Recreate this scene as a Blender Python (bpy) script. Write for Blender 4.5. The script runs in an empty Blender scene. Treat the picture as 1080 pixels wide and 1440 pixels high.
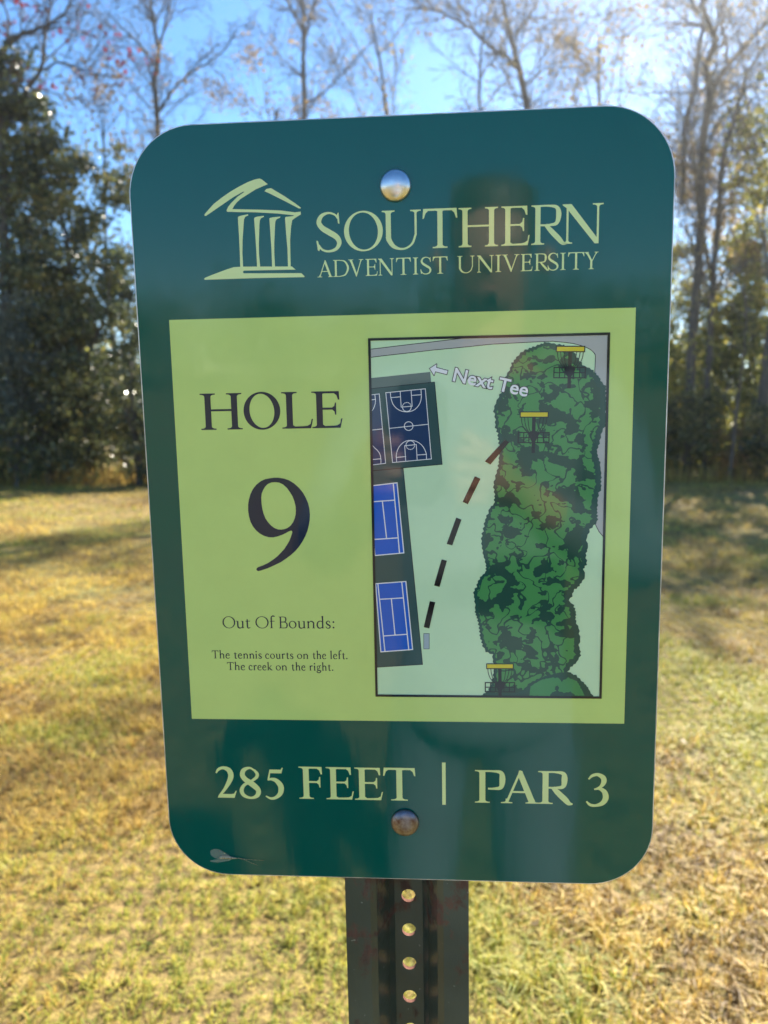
import bpy, bmesh, math, random, json
import numpy as np
from mathutils import Vector, Matrix
from mathutils.geometry import delaunay_2d_cdt

random.seed(7)
rng = np.random.default_rng(11)
SC = bpy.context.scene
COL = SC.collection
R = math.radians
PI = math.pi

DATA = '''{"logo":[[[-109.15,179.08],[-108.99,180.02],[-103.5,185.33],[-98.36,188.78],[-93.25,191.79],[-88.19,194.29],[-83.16,196.46],[-79.28,197.65],[-76.53,198.06],[-75.25,197.5],[-71.98,194.82],[-78.97,192.3],[-85.15,188.92],[-87.97,187.37],[-90.03,185.69],[-91.66,183.99],[-92.85,182.16],[-76.18,181.27],[-65.27,180.48],[-57.13,179.17],[-53.74,179.46],[-53.69,177.91],[-57.25,175.96],[-58.71,174.98],[-59.49,171.69],[-60.31,164.43],[-60.45,158.16],[-60.56,149.44],[-62.1,149.48],[-62.05,159.25],[-62.49,167.62],[-62.82,175.95],[-62.57,176.87],[-60.49,177.01],[-58.3,177.14],[-57.63,177.53],[-66.43,178.76],[-79.53,179.94],[-89.41,180.38],[-96.01,180.82],[-96.18,181.76],[-95.21,183.49],[-93.58,185.3],[-89.55,188.77],[-85.49,191.2],[-86.47,191.24],[-92.32,188.35],[-100.28,183.67],[-108.27,178.95]],
[[-74.0,191.1],[-72.97,192.29],[-70.22,192.7],[-67.03,190.74],[-62.78,188.12],[-56.41,183.78],[-53.56,181.52],[-53.79,181.11],[-54.87,181.25],[-62.88,185.55],[-71.43,189.98]],
[[-89.89,177.39],[-89.53,178.0],[-88.41,178.37],[-83.97,179.05],[-83.78,178.42],[-85.57,177.76],[-86.29,176.54],[-86.6,174.67],[-87.71,165.31],[-88.17,157.97],[-88.09,150.26],[-89.75,150.31],[-89.67,159.07],[-89.7,167.47]],
[[-80.56,176.55],[-80.21,177.16],[-79.09,177.54],[-75.01,177.92],[-74.81,177.39],[-76.6,176.62],[-77.32,175.4],[-77.63,173.33],[-78.42,162.91],[-78.55,157.67],[-78.23,149.86],[-80.0,149.91],[-80.04,158.77],[-80.28,168.21]],
[[-71.79,176.25],[-71.45,176.65],[-69.79,176.91],[-65.4,177.17],[-65.64,176.56],[-67.53,175.9],[-68.34,174.79],[-68.64,173.03],[-69.51,162.63],[-69.72,157.39],[-69.6,149.71],[-71.26,149.76],[-71.29,159.54],[-71.55,168.96]],
[[-111.3,144.25],[-110.58,144.97],[-106.7,146.35],[-102.15,147.81],[-97.6,149.27],[-93.65,150.32],[-88.41,150.48],[-59.89,149.73],[-57.75,147.88],[-87.85,148.24],[-88.33,147.51],[-87.92,146.76],[-54.52,145.88],[-52.61,144.03],[-52.95,143.62],[-84.49,143.9],[-110.65,143.8]]],
"nine":[[-72.41,28.82],[-69.1,28.31],[-65.83,27.14],[-62.86,25.22],[-60.29,22.83],[-58.02,19.96],[-56.24,16.63],[-54.93,13.29],[-54.29,9.96],[-54.12,6.62],[-54.33,3.27],[-55.02,-0.07],[-56.0,-3.43],[-57.35,-6.59],[-59.09,-9.67],[-61.21,-12.75],[-63.62,-15.45],[-66.41,-17.96],[-69.58,-20.28],[-72.85,-22.41],[-76.5,-24.15],[-80.94,-26.09],[-85.37,-27.55],[-86.64,-27.84],[-87.51,-27.64],[-87.96,-26.76],[-87.53,-25.88],[-86.73,-25.39],[-83.28,-24.13],[-80.11,-22.58],[-77.32,-20.74],[-74.63,-18.7],[-72.32,-16.38],[-70.41,-14.35],[-68.78,-12.03],[-67.24,-9.62],[-66.19,-7.21],[-65.12,-4.33],[-65.18,-3.46],[-65.74,-3.07],[-67.0,-3.45],[-68.96,-4.5],[-70.92,-5.45],[-73.85,-6.49],[-76.76,-7.15],[-79.64,-7.04],[-82.5,-6.15],[-85.04,-4.69],[-87.17,-2.74],[-88.99,-0.32],[-90.3,2.58],[-91.11,5.86],[-91.44,9.31],[-91.27,12.85],[-90.65,16.0],[-89.54,19.23],[-87.97,22.17],[-85.74,24.8],[-82.97,26.86],[-80.25,28.06],[-77.18,28.59],[-74.79,28.85]],
"nine_hole":[[-74.42,26.2],[-71.86,25.88],[-69.72,24.82],[-67.42,22.71],[-65.62,20.04],[-64.2,17.56],[-63.25,14.79],[-62.6,11.93],[-62.51,9.07],[-62.7,6.69],[-63.36,4.3],[-64.4,2.01],[-65.91,0.0],[-67.79,-1.43],[-69.83,-2.18],[-71.76,-2.46],[-73.68,-2.35],[-75.85,-1.47],[-77.9,0.09],[-79.64,2.12],[-81.08,4.43],[-82.11,7.22],[-82.75,10.2],[-83.09,13.45],[-83.13,16.88],[-82.73,19.45],[-81.77,21.63],[-80.44,23.7],[-78.75,25.2],[-76.62,26.03]],
"bush":[[[47.01,-106.49],[51.67,-103.34],[63.27,-105.27],[72.5,-101.93],[77.08,-97.02],[83.18,-93.73],[92.31,-90.84],[99.15,-90.39],[103.74,-92.37],[108.36,-96.76],[111.47,-100.77],[114.6,-105.84]],
[[76.37,-105.15],[77.1,-99.45],[83.19,-95.35],[89.29,-93.85],[93.87,-94.05],[95.42,-96.46],[99.2,-93.61],[104.55,-95.99],[107.68,-101.62],[109.26,-104.84],[103.93,-104.89],[100.84,-102.49],[97.04,-103.33],[93.2,-101.74],[89.39,-103.4],[88.65,-105.44]],
[[91.8,-99.33],[93.16,-98.67],[94.1,-100.12],[93.21,-102.56],[91.51,-101.35]]],
"map":{"road":[[-15.27,102.47],[-10.55,102.88],[-1.43,103.78],[9.91,104.85],[21.2,105.84],[28.71,106.55],[37.68,107.59]],
"road_in":[[-15.37,97.85],[-6.84,98.71],[2.27,99.47],[11.35,100.3],[20.4,101.14],[30.91,101.86],[41.39,102.65],[52.56,103.57],[44.97,102.98],[52.79,103.57],[62.14,103.89],[73.01,104.18],[81.53,104.36],[87.7,104.45],[94.65,103.67],[99.28,102.87],[102.36,102.04],[105.06,101.21],[107.0,100.32],[108.94,99.21],[110.11,98.18],[111.13,97.01],[111.53,95.85],[111.5,93.55],[111.48,90.47],[111.15,83.53]],
"road_tail":[[110.39,6.6],[113.49,-0.56],[115.55,-4.66],[118.09,-7.75]],
"parking":[[-16.41,86.04],[18.38,88.85],[18.83,82.78],[-16.55,79.87]],
"plat":[[-16.55,80.02],[20.8,83.05],[24.81,35.57],[-17.65,32.37]],
"plat2":[[-17.07,32.26],[1.99,33.66],[12.06,-86.12],[-17.28,-88.07]],
"bcourt":[[[-7.42,77.51],[15.46,79.33],[18.55,38.81],[-4.2,37.02]],
[[-16.63,76.4],[-11.25,76.9],[-8.24,36.61],[-17.57,35.79]]],
"blines":[[[-7.42,77.51],[15.46,79.33],[18.55,38.81],[-4.2,37.02],[-7.42,77.51]],
[[-5.52,56.96],[16.73,58.97]],
[[8.08,58.05],[7.98,57.4],[7.72,56.79],[7.31,56.28],[6.78,55.89],[6.17,55.64],[5.51,55.57],[4.86,55.66],[4.25,55.93],[3.73,56.33],[3.34,56.86],[3.1,57.47],[3.02,58.13],[3.12,58.78],[3.38,59.38],[3.79,59.89],[4.32,60.28],[4.94,60.52],[5.59,60.6],[6.24,60.5],[6.85,60.24],[7.37,59.83],[7.76,59.31],[8.0,58.7],[8.08,58.05]],
[[0.92,78.1],[1.37,69.1],[7.72,69.52],[7.24,78.58]],
[[7.17,69.22],[7.15,68.66],[7.0,68.12],[6.73,67.63],[6.36,67.2],[5.91,66.87],[5.39,66.65],[4.84,66.55],[4.27,66.57],[3.73,66.72],[3.23,66.99],[2.8,67.35],[2.47,67.81],[2.24,68.32],[2.14,68.87]],
[[-4.82,77.61],[-4.57,74.66],[-4.14,72.99],[-3.56,71.24],[-2.59,69.7],[-1.32,68.39],[0.19,67.38],[1.71,66.75],[3.24,66.42],[4.76,66.31],[6.29,66.44],[7.83,66.87],[9.29,67.6],[10.53,68.71],[11.53,69.91],[12.31,71.33],[12.87,72.98],[13.12,74.71],[12.95,79.07]],
[[-4.41,74.66],[1.02,75.01]],
[[7.58,75.71],[13.14,75.99]],
[[-1.73,37.3],[-1.97,40.62],[-1.71,42.55],[-1.13,44.47],[-0.18,46.15],[1.0,47.52],[2.33,48.65],[3.72,49.39],[5.27,49.76],[6.65,49.81],[8.34,49.63],[9.86,49.15],[11.46,48.28],[12.9,47.11],[13.96,45.79],[14.78,44.25],[15.3,42.93],[15.67,41.54],[15.71,38.62]],
[[3.53,37.69],[3.06,46.72],[9.84,47.31],[10.25,38.23]],
[[3.85,46.87],[3.87,47.44],[4.02,47.98],[4.29,48.48],[4.66,48.91],[5.12,49.25],[5.64,49.47],[6.19,49.58],[6.76,49.56],[7.31,49.41],[7.81,49.14],[8.24,48.77],[8.57,48.32],[8.8,47.8],[8.9,47.24]],
[[-1.83,40.0],[3.58,40.4]],
[[10.29,41.23],[15.67,41.54]],
[[-16.32,76.47],[-11.25,76.9],[-8.24,36.61],[-17.26,35.79]],
[[-16.79,56.15],[-9.76,56.72]],
[[-13.79,76.57],[-13.48,73.31],[-13.67,71.49],[-14.17,69.91],[-14.73,68.55],[-16.08,66.98]],
[[-16.39,73.59],[-13.47,73.84]],
[[-16.76,47.23],[-14.47,45.66],[-12.96,44.25],[-11.83,42.69],[-11.24,41.13],[-10.98,38.81],[-11.03,36.49]],
[[-16.95,38.97],[-11.13,39.28]],
[[2.18,69.67],[2.24,69.91],[2.32,70.13]],
[[8.87,46.58],[8.81,46.34],[8.73,46.11]],
[[2.59,70.63],[2.74,70.82],[2.91,70.99]],
[[8.46,45.61],[8.31,45.41],[8.14,45.24]],
[[3.36,71.34],[3.57,71.45],[3.79,71.54]],
[[7.69,44.89],[7.47,44.77],[7.25,44.67]],
[[4.35,71.67],[4.59,71.69],[4.83,71.69]],
[[6.69,44.54],[6.45,44.52],[6.2,44.52]],
[[5.39,71.58],[5.62,71.5],[5.84,71.4]],
[[5.64,44.63],[5.41,44.71],[5.19,44.81]],
[[6.31,71.08],[6.48,70.91],[6.64,70.73]],
[[4.72,45.13],[4.54,45.3],[4.38,45.49]],
[[6.94,70.25],[7.03,70.03],[7.1,69.8]],
[[4.08,45.98],[3.99,46.2],[3.92,46.43]]],
"tcourt":[[[-17.06,23.55],[-1.72,25.03],[1.65,-16.98],[-16.99,-18.59]],
[[-15.6,-35.76],[2.61,-34.41],[6.11,-76.65],[-13.26,-78.28]]],
"tlines":[[[-16.65,23.55],[-1.72,25.03],[1.65,-16.98],[-15.64,-18.49],[-16.34,-7.98]],
[[-3.96,24.75],[-0.93,-17.18]],
[[-16.66,13.97],[-3.43,14.78]],
[[-16.77,-8.71],[-1.79,-7.85]],
[[-10.61,14.33],[-8.5,-8.23]],
[[-15.6,-35.76],[2.61,-34.41],[6.11,-76.65],[-13.26,-78.28],[-15.6,-35.76]],
[[-14.25,-35.65],[-10.73,-78.05]],
[[0.12,-34.61],[3.8,-76.99]],
[[-13.41,-45.38],[0.67,-44.52]],
[[-11.48,-68.24],[2.91,-67.11]],
[[-6.31,-44.95],[-4.43,-67.68]]],
"dash":[[[43.78,28.39],[46.99,26.83],[39.69,12.02],[36.67,13.38]],
[[32.87,4.06],[35.9,2.8],[30.41,-12.51],[27.15,-11.66]],
[[24.1,-20.96],[27.17,-21.81],[22.71,-37.72],[19.42,-36.87]],
[[16.83,-46.55],[20.03,-47.19],[16.32,-63.39],[13.0,-62.65]],
[[61.09,49.45],[63.47,47.82],[52.75,35.13],[49.56,37.02]]],
"tee":[[12.95,-66.64],[16.28,-66.63],[16.17,-76.28],[12.82,-76.3]],
"arrow":[[18.17,90.72],[21.97,93.09],[21.8,91.16],[28.33,89.31],[27.79,87.31],[21.25,89.09],[20.54,86.94]],
"next":[[31.31,83.52],[73.2,73.8],[32.7,90.78]],
"band":[[[89.66,101.72],[105.45,101.35],[105.5,98.13],[89.7,98.49]],
[[69.71,65.17],[85.56,64.9],[85.59,61.91],[69.73,62.17]],
[[50.7,-85.39],[66.63,-85.29],[66.64,-88.34],[50.69,-88.44]]],
"woods":[[83.96,104.1],[80.24,103.07],[76.52,101.68],[73.53,100.63],[69.8,98.49],[67.56,95.93],[64.57,93.01],[63.45,88.92],[61.19,85.96],[60.07,82.22],[59.32,77.71],[57.05,73.97],[55.53,70.2],[54.39,65.66],[55.54,61.06],[55.54,56.47],[57.07,51.84],[57.45,48.75],[57.84,44.89],[57.85,38.7],[57.08,33.28],[55.55,28.62],[54.39,23.16],[55.17,17.66],[54.78,12.15],[52.45,9.8],[50.51,5.07],[49.33,0.31],[47.61,-6.99],[47.6,-11.62],[48.72,-18.59],[50.22,-24.03],[50.22,-28.7],[46.8,-31.82],[44.89,-36.51],[42.97,-41.23],[43.72,-46.75],[43.7,-52.28],[45.21,-58.63],[46.34,-64.21],[47.1,-69.8],[48.24,-74.21],[50.15,-77.81],[53.99,-79.4],[54.76,-84.23],[55.15,-89.89],[53.99,-96.39],[51.67,-102.11],[47.01,-105.43],[47.01,-106.49],[114.6,-105.84],[111.47,-100.77],[108.36,-96.76],[103.74,-92.37],[99.15,-90.39],[100.62,-87.16],[104.37,-83.93],[106.57,-79.92],[105.74,-75.14],[106.03,-69.58],[105.18,-63.24],[103.22,-58.51],[103.14,-53.0],[101.95,-49.08],[98.91,-45.95],[100.75,-43.61],[101.45,-40.48],[104.41,-38.15],[106.58,-34.27],[108.39,-31.17],[107.21,-27.3],[109.37,-23.45],[108.55,-18.83],[109.57,-13.47],[108.74,-8.12],[110.5,-3.56],[113.75,-0.17],[114.8,2.48],[114.32,9.27],[114.59,14.74],[116.37,20.95],[116.23,27.92],[115.32,35.64],[113.32,41.81],[114.74,46.39],[116.1,53.22],[117.91,56.23],[118.23,66.06],[118.05,75.08],[117.67,78.83],[115.55,81.12],[112.86,85.65],[109.47,88.32],[105.72,90.26],[102.7,93.3],[100.41,97.06],[97.39,100.83],[92.91,102.41],[88.44,103.25]]},"T":{"SOUTHERN":[[-45.35,-30.85],[-29.45,-7.5],[-7.91,13.81],[14.86,34.26],[34.95,56.76],[58.6,74.3],[75.1,94.59],[91.59,114.04]],
"ADVENTIST":[[-45.21,-36.41],[-36.07,-27.13],[-27.46,-18.88],[-17.64,-10.81],[-10.64,-1.61],[-0.38,8.06],[9.2,12.14],[13.37,19.65],[20.3,28.76]],
"UNIVERSITY":[[34.17,43.72],[44.93,54.36],[55.41,58.63],[59.03,68.67],[69.47,76.03],[77.07,85.06],[84.26,90.4],[91.2,94.22],[95.41,104.38],[104.38,112.06]],
"HOLE":[[-117.4,-92.46],[-91.52,-69.68],[-68.75,-50.42],[-50.98,-33.03]],
"285":[[-119.96,-106.77],[-104.53,-91.02],[-88.4,-76.38]],
"FEET":[[-66.64,-50.43],[-49.4,-31.99],[-31.34,-13.64],[-13.39,6.76]],
"PAR":[[43.58,62.26],[59.78,82.19],[82.19,103.44]],
"3":[[111.37,124.92]]},"W":[["Out",[[-110.5,-60.23],[-92.97,-60.19]]],["Of",[[-89.99,-60.18],[-77.86,-60.15]]],["Bounds:",[[-75.44,-60.15],[-40.84,-60.07]]]],
"W2":[["The",[[-118.21,-80.63],[-106.81,-80.57]]],["tennis",[[-104.53,-80.56],[-86.83,-80.46]]],["courts",[[-84.84,-80.45],[-67.16,-80.36]]],["on",[[-65.0,-80.35],[-57.81,-80.31]]],["the",[[-55.48,-80.29],[-46.8,-80.25]]],["left.",[[-44.56,-80.24],[-33.59,-80.18]]]],
"W3":[["The",[[-109.0,-88.05],[-97.61,-87.97]]],["creek",[[-95.51,-87.96],[-80.63,-87.86]]],["on",[[-78.55,-87.85],[-71.32,-87.8]]],["the",[[-68.79,-87.79],[-59.87,-87.73]]],["right.",[[-57.62,-87.71],[-42.55,-87.61]]]],
"fly":{"body":[[-120.07,-215.82],[-117.64,-215.5],[-114.02,-215.66],[-111.02,-215.97],[-108.31,-216.03]],
"w1":[[-111.0,-215.58],[-113.33,-213.91],[-116.24,-211.74],[-119.46,-209.9],[-122.46,-209.53],[-124.93,-210.36],[-125.74,-211.98],[-125.13,-214.21],[-122.8,-215.89],[-119.5,-216.45],[-114.65,-216.19]],
"w2":[[-110.73,-216.22],[-114.65,-216.06],[-118.88,-216.17],[-122.56,-217.04],[-126.55,-218.11],[-125.08,-218.91],[-121.46,-219.27],[-116.58,-218.49],[-112.9,-217.43]],
"t1":[[-108.31,-216.03],[-103.84,-217.07],[-99.13,-219.32],[-94.99,-220.94]],
"t2":[[-108.31,-216.03],[-102.63,-216.84],[-96.62,-217.13],[-90.62,-217.23]]},"bar":[[23.42,-149.27],[25.59,-177.03]]}'''

# ------------------------------------------------------------------ helpers
def tag(o, label=None, cat=None, group=None, kind=None):
    if label: o['label'] = label
    if cat: o['category'] = cat
    if group: o['group'] = group
    if kind: o['kind'] = kind
    return o

def empty(name, loc=(0, 0, 0), rotz=0.0):
    o = bpy.data.objects.new(name, None)
    COL.objects.link(o)
    o.location = loc
    o.rotation_euler = (0, 0, rotz)
    o.empty_display_size = 0.1
    return o

def link(name, me, parent=None):
    o = bpy.data.objects.new(name, me)
    COL.objects.link(o)
    if parent: o.parent = parent
    return o

def copy_tree(o, parent=None):
    c = o.copy()
    COL.objects.link(c)
    c.parent = parent
    for ch in list(o.children):
        copy_tree(ch, c)
    return c

def np_mesh(name, verts, faces_list, mats, midx=None, smooth=False):
    """faces_list: list of int arrays (n,k), k may differ between the arrays"""
    me = bpy.data.meshes.new(name)
    verts = np.asarray(verts, dtype=np.float32)
    me.vertices.add(len(verts))
    me.vertices.foreach_set('co', verts.ravel())
    loops = np.concatenate([np.asarray(f, dtype=np.int32).ravel() for f in faces_list])
    tot = np.concatenate([np.full(len(f), np.asarray(f).shape[1], dtype=np.int32) for f in faces_list])
    start = np.concatenate([[0], np.cumsum(tot)[:-1]]).astype(np.int32)
    me.loops.add(len(loops))
    me.loops.foreach_set('vertex_index', loops)
    me.polygons.add(len(tot))
    me.polygons.foreach_set('loop_start', start)
    me.polygons.foreach_set('loop_total', tot)
    for m in mats: me.materials.append(m)
    if midx is not None: me.polygons.foreach_set('material_index', np.asarray(midx, dtype=np.int32))
    me.polygons.foreach_set('use_smooth', np.full(len(tot), smooth))
    me.update(calc_edges=True)
    me.validate()
    return me

def vnoise(p, seed=0):
    """smooth 2-D / 3-D value noise in [0,1] for an (n,2|3) array"""
    p = np.asarray(p, dtype=np.float64)
    d = p.shape[1]
    i = np.floor(p).astype(np.int64)
    f = p - i
    f = f * f * (3 - 2 * f)
    out = np.zeros(len(p))
    for c in range(1 << d):
        w = np.ones(len(p))
        h = np.full(len(p), seed * 7919 + 13, dtype=np.int64)
        for k in range(d):
            b = (c >> k) & 1
            w *= f[:, k] if b else 1 - f[:, k]
            h = (h * 73856093) ^ ((i[:, k] + b) * (19349663, 83492791, 49979687)[k])
            h = h & 0x7fffffff
        h = (h * 1103515245 + 12345) & 0x7fffffff
        h = ((h >> 8) * 69069 + 7) & 0x7fffffff
        out += w * ((h >> 6) % 10007) / 10006.0
    return out

def fbm(p, octs=3, seed=0):
    a, s, t = 1.0, 0.0, 0.0
    p = np.asarray(p, dtype=np.float64)
    for o in range(octs):
        s = s + a * vnoise(p * 2 ** o, seed + o)
        t += a
        a *= 0.5
    return s / t

# ------------------------------------------------------------------ materials
def mat(name):
    m = bpy.data.materials.new(name)
    m.use_nodes = True
    nt = m.node_tree
    b = nt.nodes['Principled BSDF']
    return m, nt, b

def ramp(nt, fac, stops):
    n = nt.nodes.new('ShaderNodeValToRGB')
    e = n.color_ramp.elements
    while len(e) < len(stops): e.new(0.5)
    for k, (p, c) in enumerate(stops):
        e[k].position = p
        e[k].color = (*c, 1)
    nt.links.new(fac, n.inputs['Fac'])
    return n.outputs['Color']

def noise(nt, scale, detail=3, rough=0.55, coord='Object', vscale=None, dist=0.0):
    tc = nt.nodes.new('ShaderNodeTexCoord')
    n = nt.nodes.new('ShaderNodeTexNoise')
    n.inputs['Scale'].default_value = scale
    n.inputs['Detail'].default_value = detail
    n.inputs['Roughness'].default_value = rough
    n.inputs['Distortion'].default_value = dist
    if vscale:
        mp = nt.nodes.new('ShaderNodeMapping')
        mp.inputs['Scale'].default_value = vscale
        nt.links.new(tc.outputs[coord], mp.inputs['Vector'])
        nt.links.new(mp.outputs['Vector'], n.inputs['Vector'])
    else:
        nt.links.new(tc.outputs[coord], n.inputs['Vector'])
    return n.outputs['Fac']

def print_mat(name, col, ior=1.53, var=0.03):
    """glossy laminated print of the sign: one shared faint waviness in the laminate"""
    m, nt, b = mat(name)
    f = noise(nt, 26.0, 4, 0.6)
    c1 = tuple(v * (1 - var) for v in col)
    c2 = tuple(min(v * (1 + var), 1) for v in col)
    nt.links.new(ramp(nt, f, [(0.3, c1), (0.7, c2)]), b.inputs['Base Color'])
    sm = noise(nt, 34.0, 4, 0.65, vscale=(1.5, 0.4, 1.0))      # wiped-off dirt dulls the gloss here and there
    rg_ = nt.nodes.new('ShaderNodeMapRange'); rg_.inputs['From Min'].default_value = 0.35; rg_.inputs['From Max'].default_value = 0.75
    rg_.inputs['To Min'].default_value = 0.040; rg_.inputs['To Max'].default_value = 0.115
    nt.links.new(sm, rg_.inputs['Value']); nt.links.new(rg_.outputs[0], b.inputs['Roughness'])
    b.inputs['IOR'].default_value = ior
    # waviness: long ripples of the aluminium blank and fine vertical streaks of the film
    g1 = noise(nt, 7.0, 1, 0.4, vscale=(1.0, 0.55, 1.0))
    g2 = noise(nt, 60.0, 2, 0.5, vscale=(2.6, 0.35, 1.0))
    ad = nt.nodes.new('ShaderNodeMath'); ad.operation = 'MULTIPLY_ADD'
    nt.links.new(g2, ad.inputs[0]); ad.inputs[1].default_value = 0.035
    nt.links.new(g1, ad.inputs[2])
    bp = nt.nodes.new('ShaderNodeBump')
    bp.inputs['Strength'].default_value = 0.42
    bp.inputs['Distance'].default_value = 0.002
    nt.links.new(ad.outputs[0], bp.inputs['Height'])
    nt.links.new(bp.outputs['Normal'], b.inputs['Normal'])
    return m

M = {}
M['sign_green'] = print_mat('sign_green_film', (0.0012, 0.098, 0.080))
M['sign_lime'] = print_mat('sign_lime_film', (0.58, 0.79, 0.25))
M['letter_pale'] = print_mat('pale_green_lettering', (0.72, 0.87, 0.38))
M['letter_dark'] = print_mat('dark_navy_lettering', (0.010, 0.026, 0.062))
M['map_mint'] = print_mat('map_mint', (0.60, 0.87, 0.58))
M['map_grey'] = print_mat('map_road_grey', (0.46, 0.50, 0.50))
M['map_line'] = print_mat('map_dark_line', (0.012, 0.020, 0.030))
M['map_parking'] = print_mat('map_parking', (0.13, 0.19, 0.18))
M['map_platform'] = print_mat('map_court_platform', (0.045, 0.105, 0.11))
M['map_navy'] = print_mat('map_court_navy', (0.025, 0.060, 0.15))
M['map_white'] = print_mat('map_white', (0.86, 0.90, 0.95))
M['map_blue'] = print_mat('map_court_blue', (0.012, 0.13, 0.66))
M['map_dash'] = print_mat('map_dash', (0.012, 0.010, 0.012))
M['map_tee'] = print_mat('map_tee_pad', (0.38, 0.50, 0.58))
M['map_wood_dark'] = print_mat('map_wood_dark', (0.016, 0.085, 0.072))
M['map_wood_mid'] = print_mat('map_wood_mid', (0.055, 0.28, 0.105))
# the drawn wood: mid-green crowns broken by dark blotches and squiggles
def wood_mat():
    m = print_mat('map_wood_crowns', (0.055, 0.28, 0.105))
    nt = m.node_tree; b = nt.nodes['Principled BSDF']
    n1 = noise(nt, 95, 1.6, 0.5, dist=0.35)
    n2 = noise(nt, 74, 3.2, 0.58, dist=0.15, vscale=(1.0, 1.25, 1.0))
    sb = nt.nodes.new('ShaderNodeMath'); sb.operation = 'SUBTRACT'; nt.links.new(n1, sb.inputs[0]); sb.inputs[1].default_value = 0.5
    ab = nt.nodes.new('ShaderNodeMath'); ab.operation = 'ABSOLUTE'; nt.links.new(sb.outputs[0], ab.inputs[0])
    g1 = nt.nodes.new('ShaderNodeMath'); g1.operation = 'GREATER_THAN'; nt.links.new(ab.outputs[0], g1.inputs[0]); g1.inputs[1].default_value = 0.020
    g2 = nt.nodes.new('ShaderNodeMath'); g2.operation = 'GREATER_THAN'; nt.links.new(n2, g2.inputs[0]); g2.inputs[1].default_value = 0.462
    mu = nt.nodes.new('ShaderNodeMath'); mu.operation = 'MULTIPLY'; nt.links.new(g1.outputs[0], mu.inputs[0]); nt.links.new(g2.outputs[0], mu.inputs[1])
    nt.links.new(ramp(nt, mu.outputs[0], [(0.0, (0.018, 0.080, 0.058)), (1.0, (0.070, 0.30, 0.095))]), b.inputs['Base Color'])
    return m
M['map_wood'] = wood_mat()
M['map_yellow'] = print_mat('map_yellow', (0.72, 0.62, 0.03))

m, nt, b = mat('aluminium_edge')
b.inputs['Base Color'].default_value = (0.80, 0.82, 0.82, 1)
b.inputs['Metallic'].default_value = 0.4
b.inputs['Roughness'].default_value = 0.35
f = noise(nt, 55, 5, 0.7)
nt.links.new(ramp(nt, f, [(0.35, (0.38, 0.40, 0.40)), (0.7, (0.86, 0.87, 0.87))]), b.inputs['Base Color'])
M['alu'] = m

m, nt, b = mat('zinc_bolt')
f = noise(nt, 160, 3)
nt.links.new(ramp(nt, f, [(0.3, (0.66, 0.67, 0.70)), (0.75, (0.82, 0.83, 0.85))]), b.inputs['Base Color'])
b.inputs['Metallic'].default_value = 1.0
b.inputs['Roughness'].default_value = 0.30
bp = nt.nodes.new('ShaderNodeBump'); bp.inputs['Strength'].default_value = 0.12; bp.inputs['Distance'].default_value = 0.0004
nt.links.new(f, bp.inputs['Height']); nt.links.new(bp.outputs['Normal'], b.inputs['Normal'])
M['zinc'] = m

m, nt, b = mat('rusty_bolt')
f = noise(nt, 210, 5, 0.65)
nt.links.new(ramp(nt, f, [(0.30, (0.13, 0.075, 0.065)), (0.5, (0.24, 0.21, 0.22)), (0.72, (0.36, 0.34, 0.36))]), b.inputs['Base Color'])
b.inputs['Metallic'].default_value = 0.85
b.inputs['Roughness'].default_value = 0.38
bp = nt.nodes.new('ShaderNodeBump'); bp.inputs['Strength'].default_value = 0.35; bp.inputs['Distance'].default_value = 0.0006
nt.links.new(f, bp.inputs['Height']); nt.links.new(bp.outputs['Normal'], b.inputs['Normal'])
M['rusty'] = m

# green painted U-channel with rust blooms, scratches and an overpaint line
m, nt, b = mat('post_green_paint')
f1 = noise(nt, 30, 6, 0.65, vscale=(1.6, 1.0, 1.0))
f2 = noise(nt, 9, 3, 0.5)
f3 = noise(nt, 150, 3, 0.6, vscale=(1.0, 0.22, 1.0))
base = ramp(nt, f2, [(0.35, (0.034, 0.052, 0.045)), (0.65, (0.070, 0.096, 0.082))])
rust = ramp(nt, f3, [(0.35, (0.052, 0.032, 0.030)), (0.7, (0.135, 0.066, 0.052))])
tc = nt.nodes.new('ShaderNodeTexCoord'); sx = nt.nodes.new('ShaderNodeSeparateXYZ')
nt.links.new(tc.outputs['Object'], sx.inputs[0])
mr = nt.nodes.new('ShaderNodeMapRange')          # more rust above the overpaint line
mr.inputs['From Min'].default_value = -0.2730; mr.inputs['From Max'].default_value = -0.2712
mr.inputs['To Min'].default_value = 0.0; mr.inputs['To Max'].default_value = 0.08
nt.links.new(sx.outputs['Y'], mr.inputs['Value'])
ad = nt.nodes.new('ShaderNodeMath'); ad.operation = 'ADD'
nt.links.new(f1, ad.inputs[0]); nt.links.new(mr.outputs[0], ad.inputs[1])
msk = ramp(nt, ad.outputs[0], [(0.58, (0, 0, 0)), (0.66, (1, 1, 1))])
mx = nt.nodes.new('ShaderNodeMix'); mx.data_type = 'RGBA'
nt.links.new(msk, mx.inputs['Factor']); nt.links.new(base, mx.inputs['A']); nt.links.new(rust, mx.inputs['B'])
sp = noise(nt, 330, 2, 0.5)
spm = ramp(nt, sp, [(0.735, (0, 0, 0)), (0.76, (1, 1, 1))])
mx2 = nt.nodes.new('ShaderNodeMix'); mx2.data_type = 'RGBA'
nt.links.new(spm, mx2.inputs['Factor']); nt.links.new(mx.outputs['Result'], mx2.inputs['A'])
mx2.inputs['B'].default_value = (0.20, 0.24, 0.23, 1)
nt.links.new(mx2.outputs['Result'], b.inputs['Base Color'])
rr = nt.nodes.new('ShaderNodeMapRange'); rr.inputs['To Min'].default_value = 0.32; rr.inputs['To Max'].default_value = 0.8
nt.links.new(msk, rr.inputs['Value']); nt.links.new(rr.outputs[0], b.inputs['Roughness'])
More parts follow.
